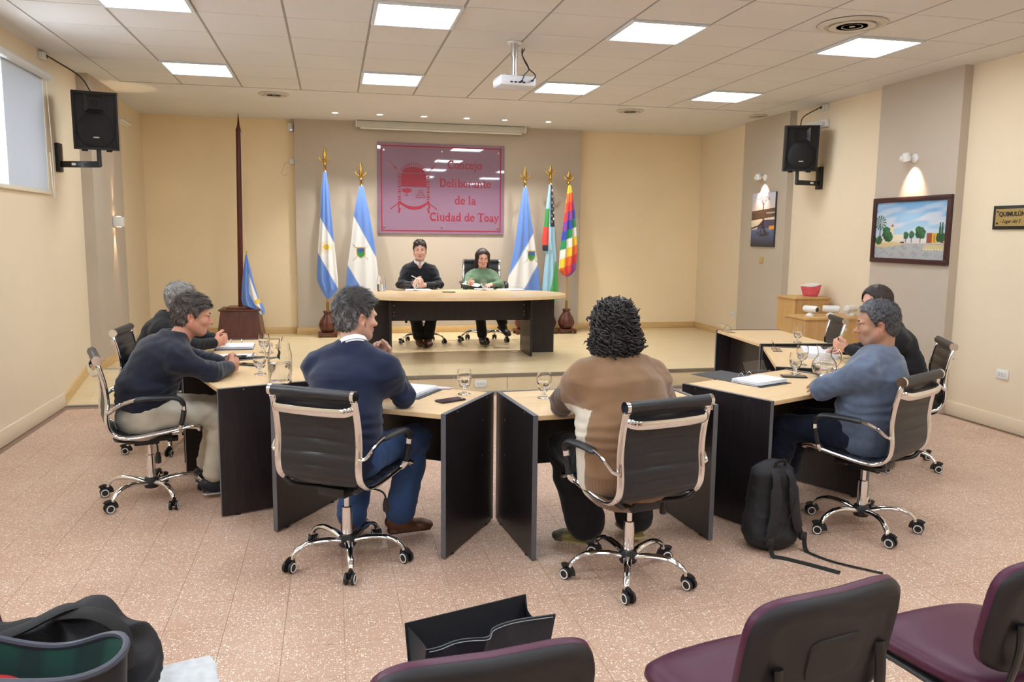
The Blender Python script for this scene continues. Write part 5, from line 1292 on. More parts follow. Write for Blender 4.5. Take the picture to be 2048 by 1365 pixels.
            for s_ in 'LR':
                an = A(*J['an'+s_]); fdv = unit(A(*J.get('ft'+s_, (0, 1, 0)))); gz = g.get('gz', 0); fdh = unit(A(fdv[0], fdv[1], 0)+1e-6); pit = fdv[2]
                fdir = unit(fdh+A(0, 0, pit)); upv = unit(A(0, 0, 1)-fdir*fdir[2]); sd_ = np.cross(fdir, upv); M = np.stack([sd_, fdir, upv], 1)
                fd = Field(an-A(.2, .25, .17), an+A(.2, .25, .12), .006); Q = lambda a, b_, c_: an+M @ A(a, b_, c_)
                fd.cone(Q(0, -.035, -.03), Q(0, .03, -.035), .042, .043, .03); fd.econe(Q(0, .0, -.055), Q(0, .13, -.062), .04, .043, .034, .026, sd_, .03); fd.econe(Q(0, .12, -.066), Q(0, .17, -.07), .042, .034, .024, .02, sd_, .02)
                fd.econe(Q(0, -.05, -.083), Q(0, .16, -.083), .04, .043, .014, .014, sd_, .01)
                fd.ell(Q(0, -.01, .02), A(.034, .04, .035), M, .012, True)
                V, F = fd.mesh(); me = np_mesh('shoe', V, F, M_SHOE); ql = (V-an) @ M; rgb = np.tile(C3(*g['col']), (len(V), 1)); rgb[ql[:, 2] < -.078] = C3(*g['sole']); 
                if g.get('toe'): rgb[ql[:, 1] > .12] = C3(*g['toe'])
                setcol(me, rgb); link('shoe', me, p)
                if g.get('sock'):
                    kn = A(*J['kn'+s_]); MB().tube([tuple(an-A(0, 0, .04)), tuple(an+(kn-an)*.1), tuple(an+(kn-an)*.32)], [.038, .037, .046], 14).build('sock', plain('sock %s' % (g['sock'],), S(*g['sock']), .9), p)
        elif kind == 'collar':
            n0 = nek+A(0, .0, g.get('z', .03)); ax = unit(hc+Rh @ A(0, -.03, -.06)*sc-n0); r = .0645*sc*B.get('nk', 1)*g.get('r', 1)
            e1 = unit(lat-ax*(lat@ax)); e2 = np.cross(ax, e1); e2 = e2 if e2[1] > 0 else -e2; vs = []; N = 30
            for j, (dz, dr) in enumerate(((-.03, .008), (.004, .002), (.007, .004), (-.02, .012))):
                for k in range(N):
                    t = 2*PI*(k/(N-1))*.9+PI*.1; fr_ = -math.cos(t); 
                    a_ = PI/2+PI*.06+(2*PI-.12*PI)*k/(N-1); drop = .02*max(0, math.sin(a_))**4 if j in (0, 3) else 0
                    vs.append(tuple(n0+e1*(r+dr)*math.cos(a_)+e2*(r+dr)*math.sin(a_)+ax*(dz-drop)))
            fs = [(j*N+k, j*N+k+1, (j+1)*N+k+1, (j+1)*N+k) for j in range(3) for k in range(N-1)]
            MB().add(vs, fs).build('collar', g.get('mat', M_SHIRT), p, 60)
    return p, hc, Rh, sc
def hair_long(parent, c, R, sc, col, length=.19, seed=3, h=.006, body=1.0):
    fd = Field(c-A(.2, .2, .3)*sc, c+A(.2, .2, .18)*sc, h); P = lambda x, y, z: c+R @ A(x, y, z)*sc
    fd.ell(P(0, -.018, .042), A(.088, .108, .097)*sc, R, .02); fd.ell(P(0, .02, .04), A(.077, .078, .085)*sc, R, .03)
    for s_ in (-1, 1):
        fd.cone(P(s_*.068, -.005, .05), P(s_*.082*body, .0, -.05), .03*sc, .03*sc*body, .03); fd.cone(P(s_*.082*body, .0, -.05), P(s_*.088*body, .012, -length), .03*sc*body, .022*sc, .03)
    fd.econe(P(0, -.07, .04), P(0, -.085, -length+.01), .075*sc, .085*sc, .04*sc, .03*sc, R @ A(1, 0, 0), .04)
    g = np.meshgrid(*fd.ax, indexing='ij'); q = np.stack([g[i]-c[i] for i in range(3)], -1) @ R / sc; x, y, z = q[..., 0], q[..., 1], q[..., 2]
    fcut = .02-np.maximum(np.abs(x)-.06-.012*np.clip((-.03-z)/.1, 0, 1), np.maximum(.02-y, z-(.094-.55*np.abs(x))))-.02
    fd.d = np.maximum(fd.d, (fcut*sc).astype('f'))
    fd.d += (.0025*np.sin(np.arctan2(x, y+.02)*34+2*np.sin(z*22+seed))*sc).astype('f')
    V, F = fd.mesh(); me = np_mesh('hair', V, F, M_HAIRM); q = ((V-c) @ R)/sc
    nn = .5+.5*np.sin(np.arctan2(q[:, 0], q[:, 1])*60+2*np.sin(q[:, 2]*30)); setcol(me, np.tile(C3(*col), (len(V), 1))*(.8+.5*nn)[:, None]); return link('hair', me, parent)
def hair_curly(parent, c, R, sc, col, seed=5):
    rng = np.random.RandomState(seed); P = lambda x, y, z: c+R @ A(x, y, z)*sc
    fd = Field(c-A(.2, .2, .24)*sc, c+A(.2, .2, .2)*sc, .007)
    fd.ell(P(0, -.03, .03), A(.098, .105, .10)*sc, R, .03); fd.ell(P(0, -.05, -.07), A(.114, .09, .1)*sc, R, .04)
    for s_ in (-1, 1): fd.ell(P(s_*.06, -.02, -.075), A(.058, .062, .075)*sc, R, .03)
    fd.ell(P(0, .1, -.03), A(.055, .08, .085)*sc, R, .02, True)
    g = np.meshgrid(*fd.ax, indexing='ij'); fd.d += (.007*np.sin(g[0]*115+2*np.sin(g[2]*75))*np.sin(g[1]*120+1)*np.sin(g[2]*95+2*np.sin(g[0]*60))).astype('f')
    V, F = fd.mesh(); m0 = np_mesh('t', V, F, M_HAIRM); nr = np.empty(len(V)*3, 'f'); m0.vertices.foreach_get('normal', nr); nr = nr.reshape(-1, 3); bpy.data.meshes.remove(m0)
    mb = MB(); pick = rng.choice(len(V), 620)
    for i in pick:
        n = nr[i]; down = A(0, 0, -1); t = down-n*(down@n)+rng.normal(0, .35, 3); t = unit(t-n*(t@n)+1e-6); s_ = np.cross(n, t); L = rng.uniform(.035, .095); rr = rng.uniform(.006, .017); tw = rng.uniform(2., 3.6); ph = rng.uniform(0, 6.28); lo_ = rng.uniform(0, .011); pts = []
        for k in range(14):
            u = k/13; a = ph+u*tw*2*PI; pts.append(tuple(V[i]-n*.004+t*L*(u-.4)+(n*math.cos(a)+s_*math.sin(a))*rr+n*(.002+lo_*u)))
        mb.tube(pts, [.002]+[.0045]*12+[.001], 5, cap=False)
    nb = len(V); vv = np.concatenate([V, np.array(mb.v)]); ff = np.concatenate([F, np.array(mb.f)+nb])
    me = np_mesh('hair', vv, ff, M_HAIRM); nn = fnoise(vv, 90, 2.)
    q = ((vv-c) @ R)/sc; grey = np.clip((q[:, 2]-.05)/.1, 0, 1)*.10*(nn > .2)
    setcol(me, np.tile(C3(*col), (len(vv), 1))*(1+.35*nn)[:, None]+grey[:, None]*.5); return link('hair', me, parent)
def glasses(parent, c, R, sc, mat, w_=.0012):
    g = MB(); P = lambda x, y, z: tuple(c+R @ A(x, y, z)*sc)
    for s_ in (-1, 1):
        g.tube([P(s_*.031+.024*math.cos(t), .102-.006*abs(math.cos(t)), .006+.017*math.sin(t)) for t in np.linspace(0, 2*PI, 25)[:-1]], w_*sc, 6, closed=True)
        g.tube([P(s_*.054, .097, .01), P(s_*.072, .07, .012), P(s_*.08, .0, .012), P(s_*.08, -.02, .0)], w_*sc, 6)
    g.tube([P(-.008, .104, .01), P(0, .108, .013), P(.008, .104, .01)], w_*sc, 6); return g.build('glasses', mat, parent)
def seated(**o):
    J = dict(pelvis=(0, -.03, .545), waist=(0, -.01, .71), chest=(0, .03, .89), neck=(0, .06, 1.055), head=(0, .1, 1.2), shR=(.185, .05, .985), shL=(-.185, .05, .985),
             elR=(.24, .12, .74), elL=(-.24, .12, .74), wrR=(.12, .36, .78), wrL=(-.12, .36, .78), hipR=(.095, 0, .545), hipL=(-.095, 0, .545), knR=(.13, .42, .53), knL=(-.13, .42, .53), anR=(.12, .40, .11), anL=(-.12, .40, .11))
    J.update(o); return J
NAVY = (22, 28, 46)
# 1 ---- person in navy sweater and beige trousers, leaning on folded hands
J = seated(pelvis=(0, -.03, .55), waist=(0, .0, .71), chest=(.01, .085, .86), neck=(.02, .175, .992), head=(.03, .268, 1.108), hy=-8, hp=-6, hs=1.0, shR=(.19, .15, .915), shL=(-.17, .17, .915), elR=(.25, .33, .795), elL=(-.22, .36, .795), wrR=(.10, .46, .79), wrL=(-.06, .47, .79),
           handR=((-.75, .62, .05), (-.55, -.7, .15), 1.0, .75), handL=((.75, .6, .05), (.5, -.75, .1), 1.0, .8), knR=(.14, .40, .50), knL=(-.13, .44, .50), anR=(.15, .33, .115), anL=(-.1, .33, .115), build=dict(waist=.175, wd=.145, chest=.18, cd=.135, pelvis=.185, pd=.14, arm=.054, leg=.09, nk=1.08))
p, c, R, sc = person('person', 'person in navy sweater and beige trousers leaning on clasped hands at a desk', (-1.10, 5.13, 0), -72, J, {
    'sweater': dict(kind='top', mat=M_FINEK, col=NAVY, fold=.007, o=.012, fat=1.0, nk=.045, low=.16), 'trousers': dict(kind='legs', mat=M_CLOTH, col=(196, 188, 172), fold=.007, o=.004, wide=1.02, low=.8, end=.9),
    'shoes': dict(kind='shoes', col=(26, 30, 44), sole=(226, 226, 224), sock=(26, 30, 46))}, dict(skin=(200, 146, 124), jaw=1.08, nose=1.0, brow=(60, 48, 42), stubble=.15), .0048)
hair_short(p, c, R, sc, ((52, 43, 40), (132, 122, 116), (.12, .22, .1)), th=.02, top=.026, hl=.088, fringe=.012, side=-.02, nape=-.092, seed=2, strands=2200)
# 2 ---- person in navy sweater and jeans, chin on hand
J = seated(pelvis=(-.02, -.02, .55), waist=(-.03, .02, .72), chest=(-.035, .09, .89), neck=(-.035, .145, 1.062), head=(-.045, .205, 1.195), hy=-33, hp=-4, hs=1.0, shR=(.155, .135, .985), shL=(-.225, .125, .985), elR=(.20, .24, .80), elL=(-.27, .34, .80), wrR=(.075, .335, .965), wrL=(-.03, .44, .79),
           handR=((-.55, .05, .75), (-.35, -.85, .15), .95, .9), handL=((.8, .5, 0), (.1, -.2, -1), .95, .5), knR=(.19, .41, .54), knL=(-.12, .42, .53), anR=(.11, .36, .12), anL=(-.10, .22, .12), ftR=(.75, .65, 0), ftL=(-.1, 1, 0), build=dict(waist=.165, wd=.125, chest=.175, cd=.125, arm=.052, leg=.088))
p, c, R, sc = person('person', 'person in navy sweater and blue jeans seen from behind with chin on hand', (.05, 3.95, 0), -30, J, {
    'sweater': dict(kind='top', mat=M_FINEK, col=(24, 34, 62), fold=.006, o=.008, seed=4.), 'trousers': dict(kind='legs', mat=M_CLOTH, col=lambda V: np.tile(C3(58, 84, 132), (len(V), 1))*(1+.3*fnoise(V, 14, 1.)[:, None]*(np.abs(V[:, 0]) > .08)[:, None]), fold=.007, o=.004, wide=1.2, low=.9, end=.93),
    'shoes': dict(kind='shoes', col=(96, 56, 36), sole=(60, 36, 26), sock=(50, 44, 44)), 'collar': dict(kind='collar', z=.016, r=1.03)}, dict(skin=(214, 170, 148), jaw=.98, nose=1.15, brow=(52, 46, 44), stubble=.2), .0048)
hair_short(p, c, R, sc, ((46, 42, 43), (158, 156, 158), (.06, .5, .42)), th=.02, top=.03, hl=.088, fringe=.022, side=-.012, nape=-.095, seed=7, strands=2600, hz=.074)
# 3 ---- curly haired person in the brown sweater
J = seated(pelvis=(-.085, .0, .555), waist=(-.09, .02, .73), chest=(-.10, .07, .895), neck=(-.105, .115, 1.04), head=(-.11, .155, 1.19), hy=6, hp=-8, hs=.98, shR=(.10, .10, .97), shL=(-.285, .11, .985), elR=(.235, .22, .805), elL=(-.31, .24, .815), wrR=(.04, .40, .80), wrL=(-.2, .42, .80), handR=((-.7, .6, 0), (0, -.2, -1), .9, .4), handL=((.7, .6, 0), (0, -.2, -1), .9, .4),
           hipR=(.02, .02, .55), hipL=(-.19, .02, .55), knR=(.10, .42, .53), knL=(-.22, .42, .53), anR=(.19, .37, .115), anL=(-.10, .37, .115), ftR=(.1, 1, 0), ftL=(-.75, .7, 0), build=dict(sh=.2, chest=.195, waist=.21, pelvis=.225, cd=.15, wd=.165, pd=.165, arm=.06, leg=.098))
def brown(V):
    rgb = np.tile(C3(140, 108, 80), (len(V), 1)); x, y, z = V.T
    rgb *= (1+.10*fnoise(V, 34, 1.))[:, None]
    side = (x < -.275+.02*np.sin(z*9)) & (z < .83) & (y > -.03) & (z > .40) & (y < .2); rgb[side] = C3(214, 204, 188)
    front = (y > .11) & (z < .70) & (x < .1) & (y < .22); rgb[front] = C3(214, 204, 188)
    slv = ((x < -.31) | (x > .19) | (y > .27)) & (y > .16) & (z < .90); rgb[slv] = C3(84, 66, 54)
    hemb = (z < .535) & (y < .05) & ~side; rgb[hemb] *= (.82+.1*np.sin(np.arctan2(x+.09, y)*90))[hemb][:, None]; return rgb
p, c, R, sc = person('person', 'person in a brown knitted sweater with cream side panel seen from behind', (1.44, 3.53, 0), 10, J, {
    'sweater': dict(kind='top', mat=M_KNIT, col=brown, fold=.006, o=.01, fat=1.1, seed=2., hem=.12), 'trousers': dict(kind='legs', mat=M_CLOTH, col=(26, 26, 30), fold=.006, o=.006, wide=1.25, low=1.0, end=.93),
    'shoes': dict(kind='shoes', col=(122, 112, 62), sole=(196, 184, 120), toe=(96, 90, 70))}, dict(skin=(206, 152, 124), brow=(40, 32, 30)), .006)
hair_curly(p, c, R, sc, (40, 36, 38))
# 4 ---- person in grey blue sweater with folded arms
J = seated(pelvis=(-.0, -.035, .55), waist=(0, -.04, .71), chest=(0, -.045, .87), neck=(.01, -.055, 1.01), head=(.01, -.03, 1.15), hy=24, hp=-5, hs=1.0, shR=(.20, -.04, .945), shL=(-.20, -.05, .945), elR=(.21, .19, .80), elL=(-.225, .165, .80), wrR=(-.06, .22, .80), wrL=(.04, .17, .785), handR=((-.95, .1, -.1), (0, .5, -.8), .9, .4), handL=((.95, .15, 0), (0, -.5, .3), .95, .5),
           knR=(.13, .40, .52), knL=(-.11, .40, .52), anR=(.12, .52, .115), anL=(-.08, .50, .115), build=dict(chest=.19, cd=.15, waist=.19, wd=.155, pelvis=.185, pd=.14, arm=.056, leg=.095, nk=1.1))
p, c, R, sc = person('person', 'person in a grey blue sweater with arms folded on the desk', (2.905, 3.905, 0), 36, J, {
    'sweater': dict(kind='top', mat=M_FINEK, col=lambda V: np.tile(C3(92, 104, 126), (len(V), 1))*(1+.1*fnoise(V, 120, 1.))[:, None], fold=.007, o=.008, fat=1.04, seed=6.), 'trousers': dict(kind='legs', mat=M_CLOTH, col=(24, 32, 52), fold=.006, o=.004, wide=1.15, low=.85),
    'shoes': dict(kind='shoes', col=(30, 28, 30), sole=(20, 20, 20))}, dict(skin=(180, 136, 112), jaw=1.08, nose=1.05, brow=(58, 50, 48), stubble=.35), .0048)
hair_short(p, c, R, sc, ((50, 48, 52), (150, 156, 166), (.12, .05, .75)), th=.014, top=.02, hl=.078, side=-.012, nape=-.075, curly=.0045, seed=11, strands=2600, hz=.08)
# 0 ---- grey haired person behind
J = seated(chest=(0, .06, .87), neck=(0, .12, 1.0), head=(0, .20, 1.115), hy=-4, hp=-4, shR=(.185, .10, .93), shL=(-.185, .1, .93), elR=(.23, .30, .80), elL=(-.23, .30, .80), wrR=(.10, .44, .80), wrL=(-.10, .44, .80), handR=((-.6, .7, .2), (-.6, -.5, .1), .95, .8), handL=((.6, .7, .2), (.6, -.5, .1), .95, .8))
p, c, R, sc = person('person', 'person in a black jacket mostly hidden behind the person in beige trousers', (-1.30, 6.38, 0), -92, J, {
    'jacket': dict(kind='top', mat=M_CLOTH, col=(26, 26, 30), fold=.006, o=.012), 'trousers': dict(kind='legs', mat=M_CLOTH, col=(30, 30, 34), o=.004), 'shoes': dict(kind='shoes', col=(24, 22, 22), sole=(16, 16, 16), sock=(24, 24, 26))}, dict(skin=(212, 154, 130), brow=(120, 116, 112)), .006)
hair_short(p, c, R, sc, ((110, 108, 108), (176, 174, 172), (.5, .3, .1)), th=.014, top=.016, hl=.078, side=-.01, nape=-.07, seed=5, strands=700, h=.0065); glasses(p, c, R, sc, M_BPLAST)
# 5 ---- long haired person in black, right
J = seated(chest=(0, .05, .87), neck=(0, .11, 1.015), head=(.0, .20, 1.165), hy=34, hp=-8, hs=.96, shR=(.165, .08, .95), shL=(-.165, .08, .95), elR=(.20, .24, .80), elL=(-.21, .24, .80), wrR=(.09, .40, .80), wrL=(-.06, .38, .83), handR=((-.3, .9, 0), (-.2, -.1, -1), .9, .5), handL=((-.1, .7, .25), (.6, -.4, .2), .9, .8), build=dict(chest=.155, waist=.15, arm=.045, leg=.082))
def blazer(V):
    rgb = np.tile(C3(26, 26, 30), (len(V), 1)); m = (np.abs(V[:, 0]) < .055) & (V[:, 1] > .06); sp = fnoise(V, 130, 1.) > .15; rgb[m] = C3(34, 34, 38); rgb[m & sp] = C3(150, 150, 152); return rgb
p, c, R, sc = person('person', 'person in a black blazer half hidden behind the person in the grey blue sweater', (3.98, 4.98, 0), 62, J, {
    'blazer': dict(kind='top', mat=M_CLOTH, col=blazer, fold=.005, o=.012), 'trousers': dict(kind='legs', mat=M_CLOTH, col=(26, 26, 32), o=.004), 'shoes': dict(kind='shoes', col=(24, 22, 22), sole=(16, 16, 16))}, dict(skin=(224, 170, 150), brow=(48, 36, 32), jaw=.92, nose=.85, lip=(190, 96, 96)), .006)
hair_long(p, c, R, sc, (44, 32, 32), .17)
# 6 ---- person in black sweater on the stage
J = seated(pelvis=(.035, -.04, .55), waist=(.04, -.02, .73), chest=(.045, .03, .90), neck=(.04, .06, 1.06), head=(.038, .10, 1.21), hy=-5, hp=-2, hs=1.02, shR=(.21, .05, .98), shL=(-.13, .05, .98), elR=(.30, .2, .785), elL=(-.21, .2, .785), wrR=(.15, .43, .805), wrL=(.02, .43, .79), handR=((-.45, .35, .35), (-.5, -.5, -.3), 1.0, .9), handL=((.6, .35, .05), (.4, -.7, .1), 1.0, .8),
           knR=(.16, .40, .53), knL=(-.1, .40, .53), anR=(.075, .33, .115), anL=(-.035, .33, .115), ftR=(-.05, 1, 0), ftL=(.0, 1, 0), build=dict(chest=.168, cd=.12, waist=.155, arm=.044))
p, c, R, sc = person('person', 'person in a black sweater over a pale shirt holding a pen at the stage table', (1.14, 10.55, STG), 180, J, {
    'sweater': dict(kind='top', mat=M_FINEK, col=(24, 26, 34), fold=.007, o=.008, seed=3., vneck=True, end=.9), 'trousers': dict(kind='legs', mat=M_CLOTH, col=(24, 24, 28), o=.004, wide=1.15, low=.9), 'shoes': dict(kind='shoes', col=(92, 58, 42), sole=(50, 32, 26)),
    'collar': dict(kind='collar', z=.02, r=1.06)}, dict(skin=(224, 178, 160), jaw=1.02, nose=.9, brow=(58, 44, 38), stubble=.12), .0055)
hair_short(p, c, R, sc, ((50, 38, 33), (70, 58, 50), (.1, .1, .1)), th=.014, top=.022, hl=.08, side=-.005, nape=-.07, seed=9, strands=900, h=.006)
MB().tube([(.085, .40, .86), (.17, .36, .905)], .005, 8).build('pen', M_WPLAST, p)
# 7 ---- long haired person in green sweater on the stage
J = seated(pelvis=(.02, -.06, .53), waist=(.02, -.05, .68), chest=(.02, -.01, .83), neck=(.02, .01, .975), head=(.02, .045, 1.115), hy=3, hp=-12, hs=.97, shR=(.175, .01, .905), shL=(-.135, .01, .905), elR=(.245, .22, .785), elL=(-.19, .24, .785), wrR=(.22, .38, .80), wrL=(-.05, .42, .79), handR=((.0, .5, .1), (-.8, .1, .1), .9, .7), handL=((.5, .8, 0), (.1, -.2, -1), .9, .4),
           hipR=(.10, -.03, .53), hipL=(-.08, -.03, .53), knR=(.10, .38, .52), knL=(-.08, .42, .60), anR=(.05, .35, .12), anL=(-.20, .50, .30), ftL=(-.45, .8, -.45), build=dict(chest=.155, cd=.125, waist=.145, wd=.12, arm=.04, leg=.08))
p, c, R, sc = person('person', 'person in a green sweater and glasses holding papers at the stage table', (1.96, 10.58, STG), 176, J, {
    'sweater': dict(kind='top', mat=M_FINEK, col=(104, 132, 104), fold=.006, o=.007, seed=5., extra=[((.08, .10, .82), (.07, .06, .065)), ((-.045, .10, .82), (.07, .06, .065))]), 'trousers': dict(kind='legs', mat=M_CLOTH, col=(26, 26, 30), o=.004, wide=1.1, low=.85), 'shoes': dict(kind='shoes', col=(32, 30, 32), sole=(18, 18, 18))},
    dict(skin=(226, 174, 152), jaw=.92, nose=.85, brow=(44, 34, 30), lip=(188, 96, 92)), .0055)
hair_long(p, c, R, sc, (40, 28, 28), .215, seed=8, body=.93); glasses(p, c, R, sc, M_STEEL, .001)
# ================================================================== THINGS ON THE TABLES AND THE FLOOR
DZ = .7425
def goblet(x, y, z, label, fill=.5, s=1.0):
    g = empty('water_glass', (x, y, z), 0, label, 'glass', 'stemmed water glasses'); g.scale = (s, s, s)
    MB().lathe([(.0005, .0005), (.034, .0005), (.036, .004), (.02, .01), (.011, .02), (.012, .034), (.026, .045), (.037, .065), (.041, .09), (.0395, .115), (.0365, .14), (.0345, .14), (.0375, .115), (.0388, .09), (.0348, .067), (.024, .049), (.001, .042)], 28).build('bowl', M_GLASS, g, 60)
    if fill: 
        pr = [(.001, .0425), (.0235, .0495), (.0342, .0672), (.0378, .085), (.038, .09)]
        MB().lathe(pr+[(.001, .0905)], 24).build('water', M_WATER, g, 60)
goblet(.70, 4.34, DZ, 'stemmed water glass at the desk edge beside the phone'); goblet(1.11, 4.17, DZ, 'stemmed water glass in front of the person in the brown sweater', .3)
goblet(-.45, 5.17, DZ, 'stemmed water glass beside the tall water jug', .2); goblet(-.50, 6.12, DZ, 'stemmed water glass on the desk with the open white binder', .3)
goblet(2.93, 4.66, DZ, 'stemmed water glass beside the round water jug', .4); goblet(3.18, 4.98, DZ, 'stemmed water glass by the thick paper stack', .3)
goblet(3.84, 6.10, DZ, 'stemmed glass on the desk before the empty office chair', .6); goblet(.98, 9.84, STG+.74, 'stemmed glass on the stage table before the person in black sweater', .5); goblet(1.83, 9.86, STG+.74, 'stemmed glass on the stage table before the person in green', .5)
def jug_tall(x, y, z, label, s=1.0, fill=.11):
    j = empty('water_jug', (x, y, z), 0, label, 'jug'); j.scale = (s, s, s)
    MB().lathe([(.0005, 0), (.058, 0), (.06, .01), (.062, .06), (.064, .12), (.062, .16), (.054, .19), (.052, .215), (.05, .215), (.052, .188), (.06, .158), (.0618, .12), (.0598, .06), (.0575, .018), (.001, .016)], 32).build('vessel', M_GLASS, j, 60)
    MB().lathe([(.001, .0165), (.057, .0185), (.0593, .06), (.061, fill), (.001, fill+.0005)], 28).build('water', M_WATER, j, 60)
jug_tall(-.31, 4.85, DZ, 'tall straight glass jug of water on the desk of the person in beige trousers', 1.1)
jug_tall(.57, 9.80, STG+.74, 'glass water jug at the left end of the stage table', .85, .10)
rj = empty('water_jug', (3.05, 4.53, DZ), math.radians(-30), 'round bellied glass jug with handle near the grey blue sweater', 'jug')
MB().lathe([(.0005, 0), (.04, 0), (.042, .006), (.066, .03), (.077, .065), (.074, .095), (.055, .122), (.042, .14), (.041, .165), (.05, .195), (.0475, .195), (.0388, .165), (.0398, .139), (.053, .12), (.0718, .094), (.0747, .065), (.064, .032), (.04, .010), (.001, .009)], 32).build('vessel', M_GLASS, rj, 60)
MB().lathe([(.001, .0095), (.04, .0105), (.0638, .0325), (.0745, .065), (.0728, .085), (.001, .0855)], 28).build('water', M_WATER, rj, 60)
MB().tube(smoothpath([(.045, 0, .18), (.075, 0, .185), (.1, 0, .15), (.1, 0, .1), (.075, 0, .07)], 5), .006, 8).build('handle', M_GLASS, rj)
def phone(x, y, z, rz, label, lit=False):
    p = empty('mobile_phone', (x, y, z), math.radians(rz), label, 'phone'); MB().box((0, 0, .0045), (.075, .155, .009), .004).build('shell', M_BPLAST, p); MB().box((0, 0, .0092), (.068, .146, .0008)).build('screen', plain('phone glass', S(22, 18, 26), .08), p, 0)
    MB().cyl((.022, .06, .0095), (.022, .06, .0105), .005, n=10).build('camera', M_STEEL, p)
phone(.60, 4.18, DZ, -62, 'black phone lying on the desk before the stemmed glass'); phone(2.86, 4.56, DZ, 70, 'dark phone beside the ring binder and round jug'); phone(-.68, 5.93, DZ, 85, 'dark phone lying on the folder on the desk nearest the mast'); phone(1.35, 9.55, STG+.74, 80, 'black phone alone in the middle of the stage table'); phone(-.56, 5.56, DZ, 60, 'small phone in front of the clasped hands')
M_NOTE = plain('printed paper', S(226, 229, 240), .7, noise=.06, nscale=70); M_FOLD = plain('black folder board', S(44, 45, 52), .55, noise=.2, nscale=90)
def papers(parent, w_, d, n, seed=1, z0=0., mat=M_PAPER):
    r = random.Random(seed)
    for k in range(n):
        MB().box((r.uniform(-.006, .006), r.uniform(-.006, .006), z0+.002+k*.0042), (w_, d, .0038), 0, rotz(r.uniform(-.03, .03))).build('paper_sheet_block', mat if k % 2 else M_NOTE, parent, 0)
def binder(x, y, rz, label, n=5, open_=True, rings=True, z=DZ, flip=1, w_=.28, d=.31):
    b = empty('ring_binder', (x, y, z), math.radians(rz), label, 'binder')
    MB().box((0, 0, .0015), (w_, d, .003), .001).build('cover', M_FOLD, b)
    if open_: MB().box((-flip*(w_+.045), 0, .0015), (w_, d, .003), .001).build('cover', M_FOLD, b); MB().box((-flip*(w_/2+.0225), 0, .0015), (.05, d, .003), .001).build('spine', M_FOLD, b)
    papers(b, w_*.78, d*.95, n, int(x*100) & 7, .003)
    if rings:
        xr = -flip*(w_*.44); MB().box((xr, 0, .006), (.02, .18, .004), .001).build('ring_plate', M_STEEL, b)
        for yy in (-.04, .04): MB().tube([(xr+.024*math.cos(t), yy, .006+.04*math.sin(t)) for t in np.linspace(0, PI, 13)], .0018, 6).build('ring', M_CHROME, b)
    return b
binder(2.54, 4.42, 23+90, 'open black ring binder of white papers before the person in the grey blue sweater', 5, True, True, flip=-1, w_=.25, d=.29)
binder(-.74, 6.45, -88, 'open ring binder of white papers on the desk nearest the mast pedestal', 4, False, True, w_=.31, d=.28)
fo = binder(-.72, 5.98, -88, 'thin black folder with a loose sheet beside the white binder', 1, False, False, w_=.17, d=.3)
binder(.40, 4.44, -33, 'black folder with a thick white paper block under the navy sleeve', 5, False, False, w_=.28, d=.30)
st_ = empty('paper_stack', (3.57, 5.36, DZ), math.radians(62), 'thick untidy stack of white papers before the person in black', 'papers'); papers(st_, .3, .22, 9, 4)
st_ = empty('paper_stack', (3.70, 5.70, DZ), math.radians(70), 'flat spread of white papers at the far side of the thick stack', 'papers'); papers(st_, .18, .14, 4, 6)
ZT = STG+.74
for x, y, w_, d, n, rz, lab in ((1.02, 9.93, .3, .18, 3, 4, 'white papers on the stage table under the hands with the pen'), (1.86, 10.0, .24, .16, 3, -5, 'white papers on the stage table before the person in green'), (2.19, 9.95, .32, .2, 2, 3, 'spread of white papers towards the right end of the stage table')):
    st_ = empty('paper_stack', (x, y, ZT), math.radians(rz), lab, 'papers'); papers(st_, w_, d, n, int(x*50))
hp_ = tag(MB().grid(lambda u, v: ((u-.5)*.21, (v-.5)*.02+.03*math.sin(v*2.2), v*.14), 6, 10).build('held_paper', M_PAPER), 'white sheet held up in the right hand of the person in green', 'paper')
hp_.location = (1.70, 10.17, ZT+.035); hp_.rotation_euler = (math.radians(-62), math.radians(10), math.radians(-28))
sm = hp_.modifiers.new('thick', 'SOLIDIFY'); sm.thickness = .0015
def nameplate(x, y, rz, label, z=DZ):
    n = empty('nameplate', (x, y, z), math.radians(rz), label, 'nameplate', 'clear acrylic nameplates')
    MB().box((0, .018, .035), (.22, .003, .075), 0, Matrix.Rotation(math.radians(-25), 3, 'X')).build('front_face', M_ACRYL, n, 0); MB().box((0, .0, .0015), (.22, .07, .003)).build('base', M_ACRYL, n, 0)
nameplate(.56, 4.57, -33, 'clear acrylic nameplate at the back of the folder desk'); nameplate(-.42, 6.42, -88, 'clear acrylic nameplate by the binder nearest the mast'); nameplate(2.72, 4.78, 23, 'clear acrylic nameplate behind the open ring binder')
nameplate(3.42, 5.72, 65, 'clear acrylic nameplate at the back of the paper stack desk'); nameplate(3.62, 6.92, 84, 'clear acrylic nameplate on the desk of the empty office chair'); nameplate(.82, 9.95, 180, 'clear acrylic nameplate before the person in black sweater', ZT); nameplate(2.28, 9.86, 180, 'clear acrylic nameplate before the person in green', ZT)
